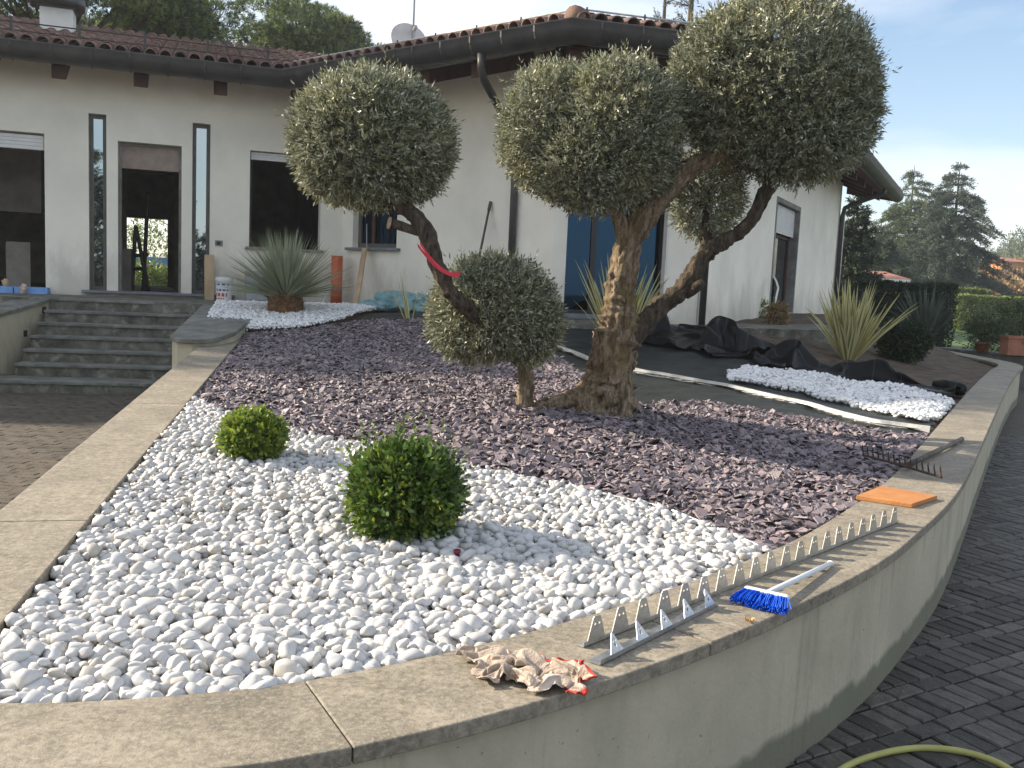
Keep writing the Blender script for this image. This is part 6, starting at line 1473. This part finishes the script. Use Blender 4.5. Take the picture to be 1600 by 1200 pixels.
bi, bj = np.divmod(np.arange(len(Fc)), NV - 1)
hem = (bi == NU - 2) | ((bj == NV - 2) & (bi > NU * .35)) | ((bj == 0) & (bi > NU * .8))
for nm, sel, mm in (('cloth', ~hem, 'cloth'), ('hem', hem, 'red_trim')):
    used, inv = np.unique(Fc[sel], return_inverse=True)
    o = mk(nm, mesh_np(nm, co[used], inv.reshape(-1, 4), mats=[M[mm]], smooth=True), rag); q = o.modifiers.new('s', 'SUBSURF'); q.levels = 1; q.render_levels = 2; o.modifiers.new('t', 'SOLIDIFY').thickness = .0015 if nm == 'cloth' else .003
# dry flower head on the coping edge, dark red cap among the pebbles
fz = pz(1172, 972, ZC); df = tag(empty('dry_flower', tuple(fz)), 'tiny dry orange flower head on the coping edge', 'flower'); b = MB()
for k in range(26):
    a_ = rnd.uniform(0, 6.28); l_ = rnd.uniform(.008, .017); b.add([tuple(fz + [.002 * math.cos(a_), .002 * math.sin(a_), .002]), tuple(fz + [l_ * math.cos(a_ - .2), l_ * math.sin(a_ - .2), rnd.uniform(.004, .016)]), tuple(fz + [l_ * math.cos(a_ + .2), l_ * math.sin(a_ + .2), rnd.uniform(.004, .016)])], [(0, 1, 2)])
b.obj('petals', M['dry_petal'], df)
cz = pt(714, 870, .018); cap = MB(); cap.lathe([(.009, -.02), (.0095, .012), (.0135, .016), (.0135, .026), (.010, .026), (.009, .012)], tuple(cz), 16); tag(cap.obj('tube_cap', M['cap_red'], smooth=True), 'small dark red pipe cap poking out between the white pebbles', 'pipe cap')
# hose on the drive
hp_ = catmull([pz(x, y, .014) for x, y in ((1285, 1225), (1325, 1196), (1375, 1178), (1430, 1169), (1490, 1172), (1545, 1186), (1585, 1208), (1610, 1240))], 8); b = MB(); b.tube([tuple(p) for p in hp_], .0115, 12); tag(b.obj('garden_hose', M['hose'], smooth=True), 'yellow green garden hose curving over the paving in the corner', 'hose')

# ================================================================== THINGS BY THE HOUSE
ZT = ZF - .035
def onwall(p0, d, x, y, t, nn):                             # pixel -> point in front of a wall by t metres
    return pl(x, y, [*(np.array(p0) - inn(d) * t), 0], nn)
q0 = onwall(lw0, dL, 327, 470, .2, nL); q0[2] = ZT; q1 = onwall(lw0, dL, 327, 398, .06, nL)
b = MB(); w_ = np.array([*dL, 0]) * .075; tq_ = np.array([*(-inn(dL)), 0]) * .03
b.add([q0 - w_, q0 + w_, q0 + w_ + tq_, q0 - w_ + tq_, q1 - w_, q1 + w_, q1 + w_ + tq_, q1 - w_ + tq_], [(0, 1, 2, 3), (7, 6, 5, 4), (0, 4, 5, 1), (1, 5, 6, 2), (2, 6, 7, 3), (3, 7, 4, 0)]); tag(b.obj('wooden_board', M['wood'], bevel=.004), 'pale wooden board standing against the wall beside the right narrow window', 'board')
bk = onwall(lw0, dL, 350, 473, .55, nL); bk[2] = ZT; kp = bk[1] * PXM; h = 37 * kp; r_ = 13 * kp
bu = tag(empty('bucket', tuple(bk)), 'white plastic paint bucket with printed label beside the entrance', 'bucket')
b = MB(); b.lathe([(r_ * .86, 0), (r_ * .97, h * .86), (r_ * 1.05, h * .86), (r_ * 1.05, h * .92), (r_, h * .92), (r_, h), (0, h)], tuple(bk), 24); b.obj('tub', M['white_plastic'], bu, smooth=False)
for (z0, z1, mm, a0, a1) in ((.66, .74, 'printed_blue', 3.6, 5.6), (.42, .52, 'printed_blue', 4.0, 5.5), (.2, .34, 'printed', 3.8, 5.4), (.08, .14, 'printed', 3.9, 5.0)):
    b = MB(); V_ = []; aa = np.linspace(a0, a1, 10)
    for a_ in aa:
        for z in (z0, z1): rr_ = r_ * (.86 + .11 * z / .86) + .003; V_.append((bk[0] + rr_ * math.cos(a_), bk[1] + rr_ * math.sin(a_), bk[2] + z * h))
    b.add(V_, [(2 * i, 2 * i + 2, 2 * i + 3, 2 * i + 1) for i in range(9) if i % 3 != 1]); b.obj('print', M[mm], bu)
# outdoor air-conditioning unit
ac = onwall(lw0, dL, 414, 476, .45, nL); ac[2] = ZT; kp = ac[1] * PXM; w = 60 * kp; h = 45 * kp
au = tag(empty('air_conditioner', tuple(ac)), 'grey outdoor air conditioning unit with round fan behind the spiky plant', 'air conditioner')
rzL = math.atan2(dL[1], dL[0])
b = MB(); b.box((ac[0], ac[1], ac[2] + h / 2 + .03), (w, .28, h), rzL); b.obj('casing', M['grey_metal'], au, bevel=.012)
fcn = Vector((*(-inn(dL)), 0)); fc = Vector((ac[0], ac[1], ac[2] + h / 2 + .03)) + fcn * .142 + Vector((*dL, 0)) * w * .12
b = MB(); b.tube([fc, fc + fcn * .006], h * .40, 24); b.obj('fan_opening', M['black'], au)
for k in range(5):
    b = MB(); b.tube([fc + fcn * .012 + Vector((math.cos(t) * Vector((*dL, 0)).x, math.cos(t) * Vector((*dL, 0)).y, math.sin(t))) * h * .08 * (k + 1) for t in np.linspace(0, 2 * math.pi, 25)], .004, 4, cap=False); b.obj('grille_ring', M['grey_metal'], au)
b = MB(); b.box(tuple(Vector((ac[0], ac[1], ac[2] + h * .93)) - Vector((*dL, 0)) * w * .44 + fcn * .143), (.07, .012, .04), rzL); b.obj('badge', M['printed'], au)
for s_ in (-.35, .35):
    b = MB(); p = Vector((ac[0], ac[1], ac[2] + .015)) + Vector((*dL, 0)) * w * s_; b.box(tuple(p), (.06, .3, .03), rzL); b.obj('foot', M['black'], au)
# orange drain pipe upright, thin white stake
q = onwall(lw0, dL, 525, 480, .32, nL); q[2] = ZT - .05; kp = q[1] * PXM; b = MB(); hh = 80 * kp; b.lathe([(8.8 * kp, 0), (8.8 * kp, hh), (7.8 * kp, hh), (7.8 * kp, hh - .1)], tuple(q), 20); tag(b.obj('drain_pipe', M['orange_pipe'], smooth=True), 'upright orange plastic drain pipe standing in the wall corner', 'pipe')
a_, c_ = onwall(lw0, dL, 497, 480, .8, nL), onwall(lw0, dL, 518, 445, .5, nL); a_[2] = ZT - .1; b = MB(); b.tube([tuple(a_), tuple(c_)], .009, 6); tag(b.obj('thin_stake', M['white_plastic']), 'thin white stake leaning beside the orange drain pipe', 'stake')
# plank leaning against the window sill
q0 = onwall(la, dA, 556, 484, .75, nA); q0[2] = ZT - .03; q1 = onwall(la, dA, 571, 388, .12, nA); w_ = np.array([*dA, 0]) * .055; tq_ = np.array([*(-inn(dA)), .2]) * .028
b = MB(); b.add([q0 - w_, q0 + w_, q0 + w_ + tq_, q0 - w_ + tq_, q1 - w_, q1 + w_, q1 + w_ + tq_, q1 - w_ + tq_], [(0, 1, 2, 3), (7, 6, 5, 4), (0, 4, 5, 1), (1, 5, 6, 2), (2, 6, 7, 3), (3, 7, 4, 0)]); tag(b.obj('plank', M['wood'], bevel=.003), 'narrow wooden plank leaning against the middle window sill', 'plank')
a_, c_ = onwall(la, dA, 573, 388, .04, nA), onwall(la, dA, 573, 350, .03, nA); b = MB(); b.tube([tuple(a_), tuple(c_)], .01, 6); tag(b.obj('grey_rod', M['grey_metal']), 'short grey rod standing on the middle window sill', 'rod')
# tool handle leaning on the wall
q0 = onwall(la, dA, 744, 425, .35, nA); q1 = onwall(la, dA, 766, 318, .03, nA); dn = (q0 - q1); q0 = q1 + dn * ((ZT - .06 - q1[2]) / dn[2]); b = MB()
th_ = tag(empty('long_tool', tuple(q0)), 'long-handled tool leaning against the white wall', 'tool')
b.tube([tuple(q0), tuple(q1)], [.019, .017], 10); b.obj('handle', M['old_handle'], th_, smooth=True)
b = MB(); e_1 = q1 + (q0 - q1) * .0; b.tube([tuple(e_1 + (q1 - q0) * -.06), tuple(e_1 + (q1 - q0) * .015)], .024, 10); b.obj('grip', M['frame_dark'], th_, smooth=True)
# plastic sacks
def sack(px, pyb, wpx, hpx, dpt, label, mt, seed):
    g_ = onwall(la, dA, px, pyb, dpt, nA); g_[2] = max(ZT, float(bed(g_[0], g_[1]))) - .01; kp = g_[1] * PXM; V, F = ico(4); W = V.copy()
    W = np.sign(W) * np.abs(W) ** .7; W *= np.array([wpx / 2 * kp, .26, hpx / 2 * kp]); az_ = math.atan2(dA[1], dA[0])
    for i in range(len(W)):
        q = Vector(W[i] * 13) + Vector((seed, 0, 0)); k_ = 1 + .25 * noise.noise(q * .6) + .3 * (abs(noise.noise(q * 1.5)) - .2) - .12 * abs(noise.noise(q * 3.7)); W[i] *= k_
    W[:, 2] = np.maximum(W[:, 2], -hpx / 2 * kp * .8); W = W @ rotz(az_).T + np.array([g_[0], g_[1], g_[2] + hpx / 2 * kp * .8])
    o = mk('sack', mesh_np('sack', W, None, F, [M[mt]], True)); tag(o, label, 'sack', 'plastic sacks against the middle wall')
sack(625, 486, 105, 34, .75, 'large crumpled turquoise plastic sack below the middle wall', 'blue_bag', 1)
sack(590, 487, 56, 18, 1.0, 'flat pale turquoise sack lying left of the larger sack', 'blue_bag', 5)
sack(652, 470, 36, 18, .6, 'small orange sack on top of the turquoise sacks', 'orange_pipe', 9)
# blue insulation boards and debris at the left opening
for k, (x0, x1, y, zz, lab) in enumerate(((-60, 20, 459, .0, 'pale blue foam board lying at the left opening, left piece'), (22, 74, 460, .0, 'pale blue foam board lying at the left opening, right piece'))):
    a_ = onwall(lw0, dL, x0, y, .35, nL); c_ = onwall(lw0, dL, x1, y, .35, nL); b = MB(); nn_2 = inn(dL)
    b.prism([a_[:2], c_[:2], c_[:2] + nn_2 * .3, a_[:2] + nn_2 * .3], ZT + .001, ZT + .10); tag(b.obj('foam_board', M['blue_foam'], bevel=.004), lab, 'foam board', 'blue foam boards')
for k, (x, y, lab) in enumerate(((9, 455, 'small lump of rubble on the left foam board'), (37, 459, 'crumpled brown paper in front of the foam boards'))):
    g_ = onwall(lw0, dL, x, y, .42 if k else .25, nL); V, F = ico(3); W = V * np.array([.05, .05, .06 + .02 * k])
    for i in range(len(W)): W[i] *= 1 + .35 * noise.noise(Vector(W[i] * 30))
    z_ = ZT + (.155 if k == 0 else .075); tag(mk('rubble', mesh_np('rubble', W + np.array([g_[0], g_[1], z_]), None, F, [M['wood' if k == 0 else 'cloth']], False)), lab, 'rubble')
# white bent pipe leaning by the right window, dark pot beside it
q = lambda x, y, t: onwall(bc, dC, x, y, t, nC)
p0_, p1_, p2_ = q(1203, 505, .5), q(1216, 450, .3), q(1209, 432, .12); p0_[2] = ZT - .02; b = MB(); b.tube([tuple(p0_), tuple(p1_), tuple(p1_ * .6 + p2_ * .4 + [0, 0, .03]), tuple(p2_)], .018, 8); tag(b.obj('bent_pipe', M['white_plastic'], smooth=True), 'bent white plastic pipe leaning beside the tall right window', 'pipe')
g_ = pz(1322, 512, ZT); b = MB(); k_ = g_[1] * PXM; b.lathe([(10 * k_, 0), (13 * k_, 20 * k_), (12 * k_, 26 * k_), (8 * k_, 32 * k_), (9 * k_, 34 * k_), (7 * k_, 34 * k_), (7 * k_, 28 * k_)], tuple(g_), 18); tag(b.obj('clay_jar', M['frame_grey'], smooth=True), 'dull grey jar standing on the terrace right of the tall window', 'jar')
# inside the house: seen through the openings
def inL(x, y, t): return pl(x, y, [*(lw0 + inn(dL) * t), 0], nL)
a_ = inL(10, 452, 1.6); c_ = inL(48, 452, 1.6); b = MB(); b.prism([a_[:2], c_[:2], c_[:2] + inn(dL) * .05, a_[:2] + inn(dL) * .05], ZF, inL(30, 378, 1.6)[2]); tag(b.obj('plaster_panel', M['inner_wall']), 'grey board leaning inside the left opening', 'board')
ch = MB(); a_ = inL(-40, 448, 2.4); c_ = inL(66, 448, 2.4); ch.prism([a_[:2], c_[:2], c_[:2] + inn(dL) * .5, a_[:2] + inn(dL) * .5], inL(10, 330, 2.4)[2], ZW - .1); tag(ch.obj('hood', M['inner_wall']), 'plastered fireplace hood inside the left opening', 'fireplace')
ld = tag(empty('trestle', tuple(inL(215, 455, 2.2))), 'dark wooden trestle standing in the hall behind the doorway', 'trestle')
for (x0, y0, x1, y1) in ((206, 455, 212, 352), (232, 455, 212, 352), (224, 455, 231, 300), (206, 420, 228, 420), (200, 400, 232, 398)):
    a_, c_ = inL(x0, y0, 2.2), inL(x1, y1, 2.25); b = MB(); b.tube([tuple(a_), tuple(c_)], .035, 6); b.obj('beam', M['frame_black'], ld)
cab = MB(); a_ = inL(187, 458, 1.7); c_ = inL(205, 458, 1.7); cab.prism([a_[:2], c_[:2], c_[:2] + inn(dL) * .3, a_[:2] + inn(dL) * .3], ZF, inL(195, 388, 1.7)[2]); tag(cab.obj('crate', M['inner_wall'], bevel=.01), 'pale crate inside the doorway on the left', 'crate')
# garden behind, glimpsed through the hall
for k, (x, dY, w, h, lab) in enumerate(((215, 9, 1.6, 1.6, 'green bush glimpsed through the hall on the left'), (262, 10, 1.5, 1.4, 'green bush glimpsed through the hall on the right'), (240, 16, 3.0, 3.4, 'taller light bush far behind the hall'))):
    g_ = pl(x, 440, [*(lw0 + inn(dL) * (HP + dY)), 0], nL); r_ = tag(empty('garden_bush', (g_[0], g_[1], 0)), lab, 'shrub', 'bushes behind the house')
    crown_obj('foliage', [((g_[0], g_[1], h * .55), (w * .6, w * .6, h * .5))], r_, [M['hedge_leaf'], M['box_leaf_l']], 900, 6, .12, .06, sl=.2, seed=k, bump=.3, lo=.3)
    b = MB(); b.tube([(g_[0], g_[1], -.05), (g_[0], g_[1], h * .6)], .04, 6); b.obj('stem', M['twig'], r_)
a_ = pl(150, 374, [*(lw0 + inn(dL) * (HP + 13)), 0], nL); c_ = pl(330, 376, [*(lw0 + inn(dL) * (HP + 13)), 0], nL)
cv = tag(empty('blue_cover', (a_[0], a_[1], 0)), 'blue cover seen as a band through the hall', 'tarpaulin')
b = MB(); b.prism([a_[:2], c_[:2], c_[:2] + inn(dL) * .6, a_[:2] + inn(dL) * .6], 1.35, 1.9); b.obj('cover', M['blue_foam'], cv, bevel=.03)
for f in (.1, .5, .9):
    p = a_[:2] + (c_[:2] - a_[:2]) * f + inn(dL) * .3; b = MB(); b.tube([(*p, -.05), (*p, 1.36)], .04, 8); b.obj('post', M['grey_metal'], cv)
gl = MB(); gl.prism([lback0 + inn(dL) * .4 - dL * 4, lbackr + inn(dL) * .4 + dL * 2, lbackr + inn(dL) * 22 + dL * 2, lback0 + inn(dL) * 22 - dL * 4], -.2, .0); tag(gl.obj('back_lawn', M['grass']), kind='structure')

# ================================================================== HAZE (morning air)
hz = MB(); hz.box((0, 90, 12.5), (530, 370, 27)); hzm = bpy.data.materials.new('haze'); hzm.use_nodes = True; t = hzm.node_tree; t.nodes.remove(t.nodes['Principled BSDF'])
pv = t.nodes.new('ShaderNodeVolumePrincipled'); pv.inputs['Color'].default_value = (.86, .91, 1, 1); pv.inputs['Density'].default_value = .0010; pv.inputs['Anisotropy'].default_value = .25
t.links.new(pv.outputs['Volume'], t.nodes['Material Output'].inputs['Volume'])
tag(hz.obj('haze', hzm), 'thin pale morning haze over the whole garden', 'haze', kind='stuff')
